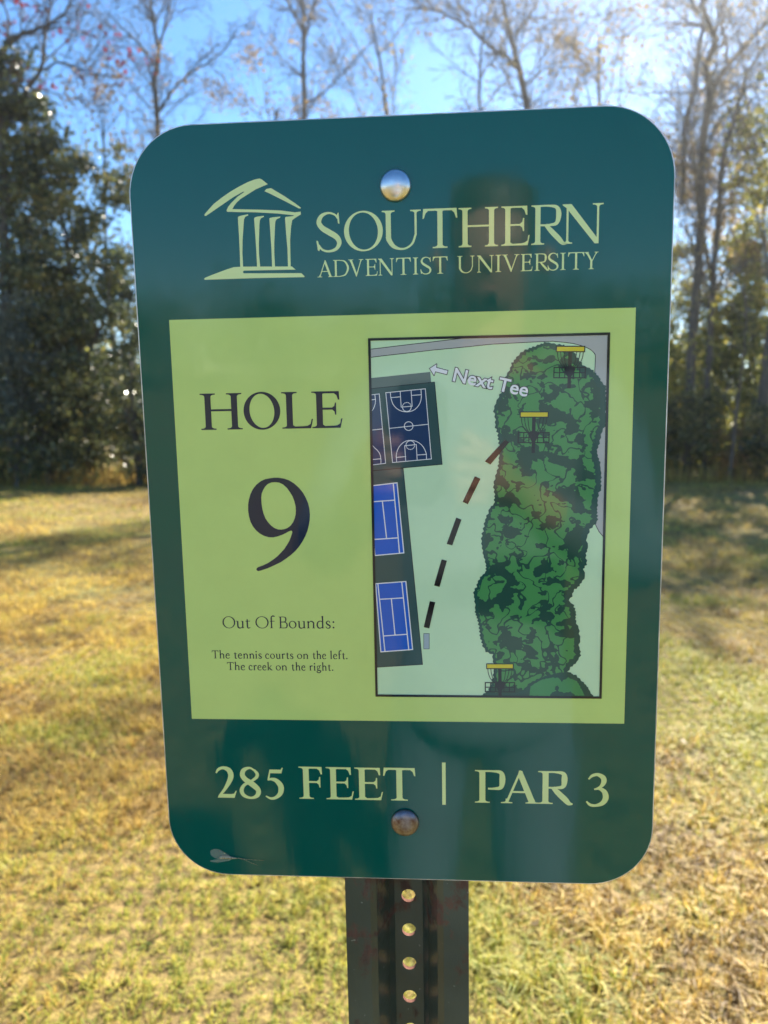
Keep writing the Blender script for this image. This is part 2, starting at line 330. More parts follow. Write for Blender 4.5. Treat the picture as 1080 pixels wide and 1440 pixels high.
bp = nt.nodes.new('ShaderNodeBump'); bp.inputs['Strength'].default_value = 0.5; bp.inputs['Distance'].default_value = 0.0015
nt.links.new(f1, bp.inputs['Height']); nt.links.new(bp.outputs['Normal'], b.inputs['Normal'])
M['post'] = m
m, nt, b = mat('raw_rusty_steel')
f = noise(nt, 300, 4)
nt.links.new(ramp(nt, f, [(0.3, (0.10, 0.045, 0.035)), (0.7, (0.22, 0.11, 0.085))]), b.inputs['Base Color'])
b.inputs['Roughness'].default_value = 0.95
b.inputs['Specular IOR Level'].default_value = 0.1
M['raw'] = m

def leaf_mat(name, cols, trans=0.45, rough=0.5, spec=0.5):
    """cols: list of base colours picked per leaf by the 'tint' attribute; thin leaves let light through"""
    m, nt, b = mat(name)
    at = nt.nodes.new('ShaderNodeAttribute'); at.attribute_name = 'tint'
    n = len(cols)
    c = ramp(nt, at.outputs['Fac'], [(k / max(n - 1, 1), col) for k, col in enumerate(cols)])
    nt.links.new(c, b.inputs['Base Color'])
    b.inputs['Roughness'].default_value = rough
    b.inputs['Specular IOR Level'].default_value = spec
    tr = nt.nodes.new('ShaderNodeBsdfTranslucent')
    nt.links.new(c, tr.inputs['Color'])
    mix = nt.nodes.new('ShaderNodeMixShader'); mix.inputs[0].default_value = trans
    nt.links.new(b.outputs[0], mix.inputs[1]); nt.links.new(tr.outputs[0], mix.inputs[2])
    nt.links.new(mix.outputs[0], nt.nodes['Material Output'].inputs['Surface'])
    return m

M['grass'] = leaf_mat('dry_grass', [(0.16, 0.10, 0.045), (0.43, 0.28, 0.085), (0.63, 0.45, 0.115), (0.66, 0.52, 0.12), (0.47, 0.44, 0.085), (0.22, 0.29, 0.05)], 0.45, 0.55, 0.3)
M['evergreen'] = leaf_mat('evergreen_leaves', [(0.055, 0.068, 0.040), (0.10, 0.125, 0.055), (0.19, 0.20, 0.07), (0.32, 0.27, 0.10)], 0.46, 0.25, 0.6)
M['greygreen'] = leaf_mat('grey_green_leaves', [(0.07, 0.085, 0.06), (0.12, 0.14, 0.10), (0.17, 0.18, 0.13)], 0.3, 0.45, 0.4)
M['yellowgreen'] = leaf_mat('yellow_green_leaves', [(0.055, 0.07, 0.03), (0.16, 0.18, 0.045), (0.36, 0.35, 0.07), (0.50, 0.40, 0.10)], 0.58, 0.5, 0.4)
M['brownleaf'] = leaf_mat('brown_autumn_leaves', [(0.14, 0.095, 0.055), (0.26, 0.18, 0.085), (0.36, 0.26, 0.12)], 0.5, 0.6, 0.3)
M['tanleaf'] = leaf_mat('tan_autumn_leaves', [(0.16, 0.11, 0.06), (0.28, 0.20, 0.10), (0.34, 0.27, 0.10)], 0.5, 0.6, 0.3)
M['redleaf'] = leaf_mat('red_autumn_leaves', [(0.14, 0.012, 0.014), (0.22, 0.02, 0.03), (0.18, 0.03, 0.02)], 0.5, 0.5, 0.3)
M['litter'] = leaf_mat('leaf_litter', [(0.18, 0.11, 0.055), (0.30, 0.21, 0.11), (0.42, 0.33, 0.2)], 0.2, 0.6, 0.3)

m, nt, b = mat('bark')
f = noise(nt, 5, 5, 0.65, vscale=(3, 3, 0.6))
nt.links.new(ramp(nt, f, [(0.3, (0.045, 0.038, 0.032)), (0.7, (0.14, 0.125, 0.11))]), b.inputs['Base Color'])
b.inputs['Roughness'].default_value = 0.9
bp = nt.nodes.new('ShaderNodeBump'); bp.inputs['Strength'].default_value = 0.6; bp.inputs['Distance'].default_value = 0.03
nt.links.new(f, bp.inputs['Height']); nt.links.new(bp.outputs['Normal'], b.inputs['Normal'])
M['bark'] = m
m, nt, b = mat('twig_bark')
f = noise(nt, 2, 3)
nt.links.new(ramp(nt, f, [(0.3, (0.07, 0.06, 0.052)), (0.7, (0.16, 0.14, 0.125))]), b.inputs['Base Color'])
b.inputs['Roughness'].default_value = 0.85
M['twig'] = m

m, nt, b = mat('field_ground')
f1 = noise(nt, 0.35, 4, 0.6, 'Generated' if False else 'Object')
f2 = noise(nt, 9.0, 6, 0.7)
c1 = ramp(nt, f2, [(0.30, (0.06, 0.042, 0.020)), (0.5, (0.21, 0.145, 0.058)), (0.72, (0.42, 0.30, 0.11))])
c2 = ramp(nt, f2, [(0.30, (0.05, 0.048, 0.018)), (0.5, (0.18, 0.165, 0.045)), (0.72, (0.34, 0.29, 0.08))])
mx = nt.nodes.new('ShaderNodeMix'); mx.data_type = 'RGBA'
nt.links.new(ramp(nt, f1, [(0.42, (0, 0, 0)), (0.6, (1, 1, 1))]), mx.inputs['Factor'])
nt.links.new(c1, mx.inputs['A']); nt.links.new(c2, mx.inputs['B'])
nt.links.new(mx.outputs['Result'], b.inputs['Base Color'])
b.inputs['Roughness'].default_value = 0.9
b.inputs['Specular IOR Level'].default_value = 0.2
bp = nt.nodes.new('ShaderNodeBump'); bp.inputs['Strength'].default_value = 0.9; bp.inputs['Distance'].default_value = 0.05
nt.links.new(f2, bp.inputs['Height']); nt.links.new(bp.outputs['Normal'], b.inputs['Normal'])
M['ground'] = m

# ------------------------------------------------------------------ camera, sky, sun
CAM_H = 1.50
PITCH = R(6.5)
FPX = 1081.0 / 1440.0                        # focal length in picture heights
cam_d = bpy.data.cameras.new('camera')
cam_d.sensor_fit = 'VERTICAL'
cam_d.sensor_height = 24.0
cam_d.lens = 24.0 * FPX
cam_d.clip_start = 0.02
cam_d.clip_end = 2000
cam_d.dof.use_dof = True
cam_d.dof.focus_distance = 0.456
cam_d.dof.aperture_fstop = 24.0 * FPX / 2.9  # a phone lens: 2.9 mm opening
cam = bpy.data.objects.new('camera', cam_d)
COL.objects.link(cam)
cam.location = (0, 0, CAM_H)
cam.rotation_euler = (PI / 2 - PITCH, 0, 0)
SC.camera = cam

SUN_EL, SUN_AZ = R(37), R(27)                # ahead and to the right of the view
sd = Vector((math.sin(SUN_AZ) * math.cos(SUN_EL), math.cos(SUN_AZ) * math.cos(SUN_EL), math.sin(SUN_EL)))
w = bpy.data.worlds.new('World')
SC.world = w
w.use_nodes = True
nt = w.node_tree
bg = nt.nodes['Background']
sky = nt.nodes.new('ShaderNodeTexSky')
sky.sky_type = 'NISHITA'
sky.sun_disc = False
sky.sun_elevation = SUN_EL
sky.sun_rotation = SUN_AZ
sky.air_density = 1.0
sky.dust_density = 0.0
sky.ozone_density = 3.0
hs = nt.nodes.new('ShaderNodeHueSaturation'); hs.inputs['Saturation'].default_value = 1.22   # deep autumn blue
nt.links.new(sky.outputs['Color'], hs.inputs['Color']); nt.links.new(hs.outputs['Color'], bg.inputs['Color'])
bg.inputs['Strength'].default_value = 0.062
sl = bpy.data.lights.new('sun', 'SUN')
sl.energy = 5.0
sl.angle = R(0.53)
sl.color = (1.0, 0.91, 0.76)
so = bpy.data.objects.new('sun', sl)
COL.objects.link(so)
so.rotation_euler = sd.to_track_quat('Z', 'Y').to_euler()
so.location = sd * 60
SC.view_settings.view_transform = 'Standard'
SC.view_settings.look = 'None'
SC.view_settings.gamma = 1.0
SC.view_settings.exposure = 1.95
SC.cycles.max_bounces = 8
SC.cycles.transparent_max_bounces = 8

# ------------------------------------------------------------------ drawing on the sign
# all sign artwork is measured in millimetres on the 12 x 18 inch blank (u right, v up, origin at its centre)
D = json.loads(DATA)

class Art:
    """flat artwork: filled shapes, each on a layer a hair above the last"""
    def __init__(self):
        self.v, self.f, self.mi, self.mats = [], [], [], []
    def fill(self, polys, mtl, z, holes=()):
        if mtl not in self.mats: self.mats.append(mtl)
        k = self.mats.index(mtl)
        vs, fs = [], []
        for p in list(polys) + list(holes):
            q = []
            for a in p:
                if not q or (abs(a[0] - q[-1][0]) + abs(a[1] - q[-1][1])) > 1e-4: q.append(a)
            if abs(q[0][0] - q[-1][0]) + abs(q[0][1] - q[-1][1]) < 1e-4: q.pop()
            if len(q) < 3: continue
            if sum(q[i - 1][0] * q[i][1] - q[i][0] * q[i - 1][1] for i in range(len(q))) < 0: q.reverse()
            fs.append(list(range(len(vs), len(vs) + len(q))))
            vs += [Vector((a[0], a[1])) for a in q]
        nh = len(polys)
        r = delaunay_2d_cdt(vs, [], fs, 1, 1e-5, True)
        o = len(self.v)
        self.v += [(c.x, c.y, z) for c in r[0]]
        for face, src in zip(r[2], r[5]):
            if not src or any(s >= nh for s in src): continue
            a, b_, c = (r[0][i] for i in face[:3])
            ar = (b_ - a).cross(c - a)
            if abs(ar) < 1e-9: continue
            self.f.append([i + o for i in (face if ar > 0 else face[::-1])])
            self.mi.append(k)
    def build(self, name, parent):
        me = bpy.data.meshes.new(name)
        me.from_pydata([(x / 1000, y / 1000, z / 1000) for x, y, z in self.v], [], self.f)
        for mm_ in self.mats: me.materials.append(M[mm_])
        me.polygons.foreach_set('material_index', self.mi)
        me.update()
        return link(name, me, parent)

def spline(pts, n=8):
    """Catmull-Rom through points of any dimension"""
    P = [np.array(p, float) for p in pts]
    P = [2 * P[0] - P[1]] + P + [2 * P[-1] - P[-2]]
    out = []
    for i in range(1, len(P) - 2):
        a, b_, c, d = P[i - 1:i + 3]
        for k in range(n):
            t = k / n
            out.append(0.5 * (2 * b_ + (c - a) * t + (2 * a - 5 * b_ + 4 * c - d) * t * t + (3 * b_ - a - 3 * c + d) * t ** 3))
    out.append(P[-2])
    return out

def ribbon(pts):
    """(x, y, halfwidth) polyline -> one closed outline"""
    L, Rr = [], []
    n = len(pts)
    for i, p in enumerate(pts):
        a = np.array(pts[max(i - 1, 0)][:2]); c = np.array(pts[min(i + 1, n - 1)][:2])
        d = c - a
        d = d / (np.linalg.norm(d) + 1e-9)
        nn = np.array([-d[1], d[0]])
        h = p[2]
        L.append((p[0] + nn[0] * h, p[1] + nn[1] * h)); Rr.append((p[0] - nn[0] * h, p[1] - nn[1] * h))
    return [[L[i], L[i + 1], Rr[i + 1], Rr[i]] for i in range(n - 1)]

def brush(pts, n=8):
    return ribbon(spline(pts, n))

def line_strip(pts, w):
    out = []
    for a, b_ in zip(pts[:-1], pts[1:]):
        a = np.array(a, float); b_ = np.array(b_, float)
        d = (b_ - a); ln = np.linalg.norm(d)
        if ln < 1e-6: continue
        d /= ln; nn = np.array([-d[1], d[0]]) * w / 2
        e = d * w * 0.45
        out.append([tuple(a - e + nn), tuple(b_ + e + nn), tuple(b_ + e - nn), tuple(a - e - nn)])
    return out

def ellipse(cx, cy, rx, ry, rot=0, n=56):
    c, s = math.cos(rot), math.sin(rot)
    o = []
    for k in range(n):
        a = 2 * PI * k / n
        x, y = rx * math.cos(a), ry * math.sin(a)
        o.append((cx + x * c - y * s, cy + x * s + y * c))
    return o

# --- an old-style serif alphabet, cap height 100; s = stem, t = hairline
def stem(x, s, y0, y1, bot=None, top=None, th=3.2, br=10):
    """upright with bracketed serifs; bot/top = (left, right) overhang"""
    h = s / 2
    pts = []
    def q(p0, p1, p2, n=6): return [tuple((1 - t) ** 2 * np.array(p0) + 2 * t * (1 - t) * np.array(p1) + t * t * np.array(p2)) for t in np.linspace(0, 1, n)]
    if bot:
        l, r_ = bot
        pts += [(x - h - l, y0), (x + h + r_, y0)]
        pts += q((x + h + r_, y0 + th), (x + h, y0 + th), (x + h, y0 + br)) if r_ > 0 else [(x + h, y0 + br)]
    else: pts += [(x - h, y0), (x + h, y0)]
    if top:
        l, r_ = top
        pts += q((x + h, y1 - br), (x + h, y1 - th), (x + h + r_, y1 - th)) if r_ > 0 else [(x + h, y1 - br)]
        pts += [(x + h + r_, y1), (x - h - l, y1)]
        pts += q((x - h - l, y1 - th), (x - h, y1 - th), (x - h, y1 - br)) if l > 0 else [(x - h, y1 - br)]
    else: pts += [(x + h, y1), (x - h, y1)]
    if bot:
        l, r_ = bot
        pts += q((x - h, y0 + br), (x - h, y0 + th), (x - h - l, y0 + th)) if l > 0 else [(x - h, y0 + br)]
    return pts

CAPW = dict(H=82, O=88, L=58, E=60, F=56, T=70, S=52, U=80, R=66, N=84, A=82, D=82, V=80, I=34, Y=74, P=58, B=60)
CAPW.update({'2': 46, '8': 46, '5': 42, '3': 44})
LOWW = dict(u=56, t=38, o=54, f=36, n=58, d=56, s=38, h=58, e=48, i=27, c=46, r=40, l=27, k=58, g=52)
LOWW.update({':': 22, '.': 22})
XH = 62

def glyph(ch, W, s, t):
    """returns (polys, holes)"""
    e = s * 0.75
    P, Hh = [], []
    b2 = (e, e)
    if ch == 'I':
        e2 = (W - s) / 2
        P.append(stem(W / 2, s, 0, 100, (e2, e2), (e2, e2)))
    elif ch == 'H':
        a, c = e + s / 2, W - e - s / 2
        P += [stem(a, s, 0, 100, b2, b2), stem(c, s, 0, 100, b2, b2), [(a, 51), (c, 51), (c, 51 + t), (a, 51 + t)]]
    elif ch == 'O':
        P.append(ellipse(W / 2, 50, W / 2, 52)); Hh.append(ellipse(W / 2, 50, W / 2 - s * 0.98, 52 - t * 0.9, R(7)))
    elif ch == 'L':
        a = e + s / 2
        P.append(stem(a, s, 0, 100, (e, 0), b2))
        P.append([(a, 0), (W * .93, 0), (W, 26), (W - 4, 25), (W * .92, 12), (W * .82, 7), (W * .7, t + .5), (a + s / 2 + 6, t), (a + s / 2, t + 4), (a, t + 4)])
    elif ch in 'EF':
        a = e + s / 2
        P.append(stem(a, s, 0, 100, (e, e if ch == 'F' else 0), (e, 0)))
        x1 = W * .90
        P.append([(a, 100), (x1, 100), (x1 + 1, 77), (x1 - 3, 77), (x1 - 7, 89), (x1 - 14, 100 - t), (a + s / 2 + 4, 100 - t), (a, 96 - t)])
        xm = W * (.80 if ch == 'E' else .84)
        P.append([(a, 50), (xm - 11, 50), (xm - 5, 45), (xm - 3, 36), (xm, 36), (xm, 69), (xm - 3, 69), (xm - 5, 60), (xm - 11, 50 + t), (a, 50 + t)])
        if ch == 'E':
            P.append([(a, 0), (W * .93, 0), (W, 26), (W - 4, 25), (W * .92, 12), (W * .82, 7), (W * .7, t + .5), (a + s / 2 + 6, t), (a + s / 2, t + 4), (a, t + 4)])
    elif ch == 'T':
        c = W / 2
        P.append(stem(c, s, 0, 97, (e * 1.25, e * 1.25), None))
        P.append([(2, 101), (W - 2, 101), (W, 76), (W - 3.5, 76), (W - 8, 89), (W - 15, 100 - t), (c + s / 2 + 4, 100 - t), (c, 96 - t), (c - s / 2 - 4, 100 - t), (15, 100 - t), (8, 89), (3.5, 76), (0, 76)])
    elif ch == 'S':
        h, g = s / 2, t / 2
        P += brush([(W * .88, 84, g), (W * .74, 95, g * 1.1), (W * .50, 99.5, g * 1.2), (W * .24, 93, h * .72), (W * .12, 77, h * .95), (W * .24, 62, h * 1.05), (W * .52, 49.5, h * 1.12), (W * .80, 37, h * 1.05), (W * .90, 22, h * .9), (W * .78, 7, h * .65), (W * .50, 0.8, g * 1.3), (W * .24, 5, g * 1.2), (W * .07, 19, g)], 6)
        P.append([(W * .83, 94), (W * .87, 72), (W * .93, 71), (W * .90, 100), (W * .86, 98)])
        P.append([(0, 29), (W * .06, 29), (W * .15, 8), (W * .10, 2), (W * .05, 4)])
    elif ch == 'U':
        a, c = e + s / 2, W - e - t / 2 - 1
        h, g = s / 2, t * .62
        P.append(stem(a, s, 36, 100, None, b2)); P.append(stem(c, g * 2, 36, 100, None, (e * 1.1, e * 1.1)))
        P += brush([(a, 38, h), (a + 1, 26, h), (a + (c - a) * .17, 9, h * .78), (a + (c - a) * .42, 1.2, t * .62), (a + (c - a) * .66, 3, t * .55), (a + (c - a) * .88, 15, g), (c, 38, g)], 7)
    elif ch in 'RPBD':
        a = e + s / 2
        if ch == 'D':
            P.append(stem(a, s, 0, 100, (e, 0), (e, 0)))
            h = s / 2
            P += brush([(a, 100 - t / 2, t / 2), (W * .48, 99 - t / 2, t * .55), (W * .76, 88, h * .75), (W - h, 52, h), (W * .78, 14, h * .75), (W * .48, 1 + t / 2, t * .55), (a, t / 2, t / 2)], 8)
        else:
            P.append(stem(a, s, 0, 100, (e, e if ch != 'B' else 0), (e, 0)))
            h = s / 2
            wb = {'R': .84, 'P': 1.0, 'B': .88}[ch] * W
            lo = {'R': 47, 'P': 41, 'B': 52}[ch]
            mid = (100 + lo) / 2
            P += brush([(a, 100 - t / 2, t / 2), (a + (wb - a) * .45, 100 - t / 2, t * .55), (a + (wb - a) * .80, 93, h * .7), (wb - h, mid + 2, h), (a + (wb - a) * .80, lo + 7, h * .72), (a + (wb - a) * .48, lo + t / 2, t * .6), (a + (s * .4 if ch != 'P' else s * .95), lo + t / 2, t * .5)], 7)
            if ch == 'R':
                x0 = a + (wb - a) * .34
                P += brush([(x0, lo + 3, h * .65), (x0 + (W - x0) * .26, lo - 13, h * .95), (x0 + (W - x0) * .60, 15, h * 1.0), (x0 + (W - x0) * .80, 3, h * .75), (W, 0.5, t * .35)], 7)
            if ch == 'B':
                P += brush([(a, 52, t / 2), (W * .62, 52, t * .55), (W * .86, 44, h * .7), (W - h, 27, h), (W * .84, 6, h * .75), (W * .58, t / 2, t * .55), (a, t / 2, t / 2)], 7)
    elif ch == 'N':
        a, c = e * 1.3 + t / 2, W - e - t / 2
        g = t * 1.15
        P.append(stem(a, g, 0, 96, (e, e), None)); P.append(stem(c, g, 1, 100, None, (e * 1.1, e * 1.1)))
        P.append([(a - g / 2 - e, 100), (a - g / 2 - e, 97), (a - g / 2, 90), (c - s * .55, -1), (c + g / 2, -1), (c + g / 2, 8), (a + s * .72, 100)])
    elif ch == 'A':
        ap = W * .50
        l, r_ = W * .14, W * .84
        P.append([(l - t * .5, 2), (l + t * .9, 2), (ap + t * .5, 92), (ap - t * .1, 100)])
        P.append([(ap - t * .4, 100), (ap + t * .3, 101), (ap + s * .42, 99), (r_ + s * .62, 2), (r_ - s * .5, 2), (ap - t * .9, 85)])
        P.append([(W * .27, 32), (W * .72, 32), (W * .70, 32 + t), (W * .29, 32 + t)])
        P.append(stem(l + t * .1, t, 0, 14, (W * .14 - t * .2, W * .13), None, br=8)); P.append(stem(r_, s * .9, 0, 12, (W * .10, W * .16 - s * .45), None, br=8))
    elif ch == 'V':
        l, r_, ap = W * .17, W * .86, W * .53
        P.append([(l - s * .6, 98), (l + s * .55, 98), (ap + t * .9, 13), (ap + t * .2, -2), (ap - s * .2, -2)])
        P.append([(r_ - t * .8, 98), (r_ + t * .6, 98), (ap + t * .3, -2), (ap - t * .6, 4)])
        P.append(stem(l, s * .95, 86, 100, None, (W * .17 - s * .5, W * .10), br=9)); P.append(stem(r_, t, 88, 100, None, (W * .13, W * .14 - t * .5), br=8))
    elif ch == 'Y':
        c = W / 2
        P.append(stem(c, s, 0, 46, (e, e), None))
        P.append([(W * .10, 98), (W * .10 + s * 1.15, 98), (c + s * .5, 50), (c + s / 2, 40), (c - s / 2, 40), (c - s * .42, 48)])
        P.append([(W * .84 - t * .2, 98), (W * .84 + t * 1.1, 98), (c + s * .5, 45), (c - t * .2, 42)])
        P.append(stem(W * .17, s * .9, 88, 100, None, (W * .17 - s * .45, W * .08), br=8)); P.append(stem(W * .86, t, 88, 100, None, (W * .11, W * .14 - t * .5), br=8))
    elif ch == '2':
        h, g = s / 2, t / 2
        P += brush([(W * .03, 80, g * .9), (W * .16, 92, g * 1.6), (W * .40, 97, h * .62), (W * .66, 90, h * .95), (W * .75, 73, h * 1.02), (W * .66, 54, h * .9), (W * .42, 28, h * .6), (W * .13, 5, h * .40)], 7)
        P.append([(W * .05, 0), (W * .88, 0), (W, 23), (W * .96, 24), (W * .86, 14), (W * .74, 12.5), (W * .2, 12.5), (W * .1, 7)])
    elif ch == '8':
        h, g = s / 2, t / 2
        P += brush([(W * .72, 90, g * 1.1), (W * .5, 98, g * 1.3), (W * .22, 91, h * .8), (W * .14, 75, h * .92), (W * .28, 60, h * 1.0), (W * .60, 45, h * 1.12), (W * .86, 27, h * .95), (W * .80, 9, h * .8), (W * .50, 1, g * 1.4), (W * .17, 9, h * .7), (W * .07, 25, h * .75), (W * .20, 42, h * .6), (W * .52, 54, g * 1.5), (W * .80, 68, h * .6), (W * .84, 80, h * .6), (W * .70, 92, g * 1.3)], 6)
    elif ch == '5':
        h, g = s / 2, t / 2
        P.append([(W * .27, 94), (W * .86, 94), (W * .94, 101), (W * .98, 100), (W * .90, 82), (W * .30, 82), (W * .25, 64), (W * .14, 61)])
        P += brush([(W * .15, 60, g * .7), (W * .36, 63, h * .55), (W * .62, 58, h * .85), (W * .84, 40, h * 1.05), (W * .80, 18, h * .9), (W * .56, 4, h * .62), (W * .28, 0.5, g * 1.4), (W * .02, 8, g * .8)], 7)
    elif ch == '3':
        h, g = s / 2, t / 2
        P += brush([(W * .10, 82, g * .8), (W * .26, 93, g * 1.6), (W * .50, 97, h * .62), (W * .74, 88, h * .9), (W * .78, 74, h * .9), (W * .64, 59, h * .55), (W * .40, 51, g * .9)], 6)
        P += brush([(W * .36, 51, g * .8), (W * .60, 53, h * .55), (W * .82, 43, h * .9), (W * .88, 24, h * 1.02), (W * .74, 8, h * .85), (W * .46, 0.5, g * 1.6), (W * .20, 2, g * 1.6), (W * .02, 13, g * .8)], 6)
    # lower case
    elif ch == 'o':
        P.append(ellipse(W / 2, XH / 2, W / 2 - 1, XH / 2 + 1.5, n=36)); Hh.append(ellipse(W / 2, XH / 2, W / 2 - 1 - s * .95, XH / 2 + 1.5 - t, R(9), n=36))
    elif ch in 'nhurikl':
        a = 8 + s / 2
        f6 = (6, 6)
        if ch in 'nr': y1 = XH
        elif ch == 'h' or ch == 'k' or ch == 'l': y1 = 106
        elif ch == 'i': y1 = XH
        if ch != 'u':
            P.append(stem(a, s, 0, y1, f6, None, br=7))
            P.append([(a - s / 2 - 8, y1 - 8), (a - s / 2, y1 - 11), (a, y1 - 11), (a + s / 2, y1 + 1), (a + s / 2 - 2, y1 + 1)])
        if ch == 'i': P.append(ellipse(a, 88, s * .68, s * .68, n=14))
        if ch in 'nh':
            c = W - 8 - s / 2
            P.append(stem(c, s, 0, 40, f6, None, br=7))
            P += brush([(a + s * .3, XH - 18, t * .45), (a + (c - a) * .35, XH - 4, t * .7), (a + (c - a) * .68, XH - 3, s * .45), (c - 1, XH - 14, s * .5), (c, 38, s * .5)], 5)
        if ch == 'r':
            P += brush([(a + s * .3, XH - 16, t * .45), (a + 10, XH - 4, t * .8), (W - 8, XH - 3, s * .5), (W - 3, XH - 7, s * .45)], 5)
        if ch == 'k':
            P += brush([(W - 14, XH - 2, t * .5), (a + 14, 32, t * .55), (a, 26, t * .5)], 4)
            P += brush([(a + 10, 34, s * .45), (W - 16, 8, s * .5), (W, 2, t * .4)], 4)
            P.append([(W - 24, XH), (W - 4, XH), (W - 4, XH - 4), (W - 24, XH - 4)])
        if ch == 'u':
            c = W - 8 - s / 2
            P.append(stem(c, s, 3, XH, None, (9, 0), br=6)); P.append([(c - s / 2, 12), (c + s / 2, 12), (c + s / 2, 4), (c + s / 2 + 7, 5), (c + s / 2 + 7, 1.5), (c - s / 2, -1)])
            P.append(stem(a, s, 20, XH, None, (9, 0), br=6))
            P += brush([(a, 24, s * .5), (a + 2, 9, s * .48), (a + (c - a) * .36, 0.8, s * .40), (a + (c - a) * .68, 3, t * .6), (c - s * .3, 13, t * .45)], 5)
    elif ch == 't':
        a = 13 + s / 2
        P += brush([(a, 78, s * .2), (a, 66, s * .5), (a, 18, s * .5), (a + 3, 4, s * .46), (a + 11, 0.8, s * .36), (W - 3, 6, t * .4)], 5)
        P.append([(3, XH - 4), (W - 4, XH - 4), (W - 4, XH + 1), (5, XH + 1)])
    elif ch == 'f':
        a = 10 + s / 2
        P.append(stem(a, s, 0, 84, (6, 8), None, br=7))
        P += brush([(a, 80, s * .5), (a + 2, 96, s * .42), (a + 13, 106, t * .9), (a + 24, 103, s * .42), (a + 27, 99, s * .4)], 5)
        P.append([(2, XH - 4), (W - 3, XH - 4), (W - 3, XH + 1), (4, XH + 1)])
    elif ch in 'ec':
        h = s / 2
        P += brush([(W * .84, XH * .72 if ch == 'c' else XH * .62, h * .7), (W * .76, XH * .90, t * .8), (W * .54, XH - 1, t * .8), (W * .25, XH * .86, h * .8), (W * .13, XH * .48, h), (W * .24, XH * .15, h * .9), (W * .52, 1.5, h * .62), (W * .78, 5, t * .65), (W * .93, 13, t * .4)], 5)
        if ch == 'e': P.append([(W * .13, XH * .56), (W * .90, XH * .56), (W * .90, XH * .56 + t), (W * .13, XH * .56 + t)])
        if ch == 'e': P += brush([(W * .86, XH * .58, h * .7), (W * .80, XH * .84, h * .6), (W * .60, XH - 1, t * .7)], 4)
    elif ch == 's':
        h, g = s / 2, t / 2
        P += brush([(W * .82, 48, g), (W * .70, 60, g * 1.1), (W * .45, 62, g * 1.3), (W * .20, 52, h * .8), (W * .26, 40, h), (W * .55, 30, h * 1.1), (W * .82, 20, h), (W * .78, 6, h * .8), (W * .48, .5, g * 1.3), (W * .22, 4, g * 1.2), (W * .10, 15, g)], 5)
        P.append([(W * .74, 58), (W * .78, 45), (W * .85, 45), (W * .82, 62)]); P.append([(W * .08, 18), (W * .14, 18), (W * .2, 5), (W * .12, 1)])
    elif ch == 'd':
        c = W - 9 - s / 2
        P.append(stem(c, s, 3, 106, None, None)); P.append([(c - s / 2 - 8, 98), (c - s / 2, 95), (c, 95), (c + s / 2, 107), (c + s / 2 - 2, 107)])
        P.append([(c - s / 2, 12), (c + s / 2, 12), (c + s / 2, 4), (c + s / 2 + 7, 5), (c + s / 2 + 7, 1.5), (c - s / 2, -1)])
        P += brush([(c, XH - 8, t * .5), (W * .52, XH, t * .7), (W * .24, XH * .86, s * .42), (3 + s / 2, XH * .46, s * .5), (W * .24, 7, s * .46), (W * .46, 1, s * .36), (c, 12, t * .5)], 5)
    elif ch == 'g':
        P.append(ellipse(W * .42, 42, W * .34, 21, n=30)); Hh.append(ellipse(W * .42, 42, W * .34 - s * .75, 21 - t, n=30))
        P += brush([(W * .30, 24, t * .6), (W * .22, 12, s * .38), (W * .40, 4, s * .5), (W * .76, 0, s * .52), (W * .90, -12, s * .42), (W * .70, -25, t * .9), (W * .34, -27, t * .9), (W * .10, -18, s * .38), (W * .18, -6, t * .8), (W * .36, 2, t * .8)], 5)
        P += brush([(W * .62, 57, t * .5), (W * .80, 64, t * .8), (W * .96, 62, s * .4)], 4)
    elif ch in ':.':
        P.append(ellipse(W / 2, 6.5, s * .66, s * .66, n=14))
        if ch == ':': P.append(ellipse(W / 2, XH - 8, s * .66, s * .66, n=14))
    return P, Hh

def put(art, ch, xl, xr, y0, y1, s, t, mtl, z):
    k = (y1 - y0) / 100.0
    W = (xr - xl) / k
    P, Hh = glyph(ch, W, s, t)
    f = lambda p: [(xl + a * k, y0 + b_ * k) for a, b_ in p]
    art.fill([f(p) for p in P], mtl, z, [f(p) for p in Hh])

def put_word(art, word, xl, xr, y0, y1, s, t, mtl, z, track=6):
    k = (y1 - y0) / 100.0
    ws = [CAPW.get(c) or LOWW[c] for c in word]
    tot = sum(ws) + track * (len(word) - 1)
    q = (xr - xl) / (tot * k)
    x = xl
    for c, w_ in zip(word, ws):
        wd = w_ * k * q
        put(art, c, x, x + wd, y0, y1, s, t, mtl, z)
        x += wd + track * k * q

# ------------------------------------------------------------------ the sign, bolted to its post
# pose of the blank: top leaning a touch towards the viewer, right edge a little nearer
t_c = np.array([9.896, 7.520, 456.05]) / 1000
r1 = np.array([0.99800, -0.00810, -0.07166]); r2 = np.array([-0.02037, -0.98882, -0.14359])
r1 /= np.linalg.norm(r1); r2 -= r1 * (r1 @ r2); r2 /= np.linalg.norm(r2)
r3 = np.cross(r1, r2)
cp, sp_ = math.cos(PITCH), math.sin(PITCH)
C2W = np.array([[1, 0, 0], [0, -sp_, cp], [0, -cp, -sp_]])     # camera (right, down, forward) -> world
U, V, Wn = C2W @ r1, C2W @ r2, C2W @ r3
SC0 = C2W @ t_c + np.array([0, 0, CAM_H])
BASE_L = SC0[2] / V[2]                                          # along the post, sign centre to ground
base = SC0 - V * BASE_L

sign = bpy.data.objects.new('park_sign', None)
COL.objects.link(sign)
sign.empty_display_size = 0.2
sign.matrix_world = Matrix(((U[0], V[0], Wn[0], base[0]), (U[1], V[1], Wn[1], base[1]), (U[2], V[2], Wn[2], base[2]), (0, 0, 0, 1)))
tag(sign, 'dark green and lime hole sign with course map, bolted to a perforated metal post', 'sign')

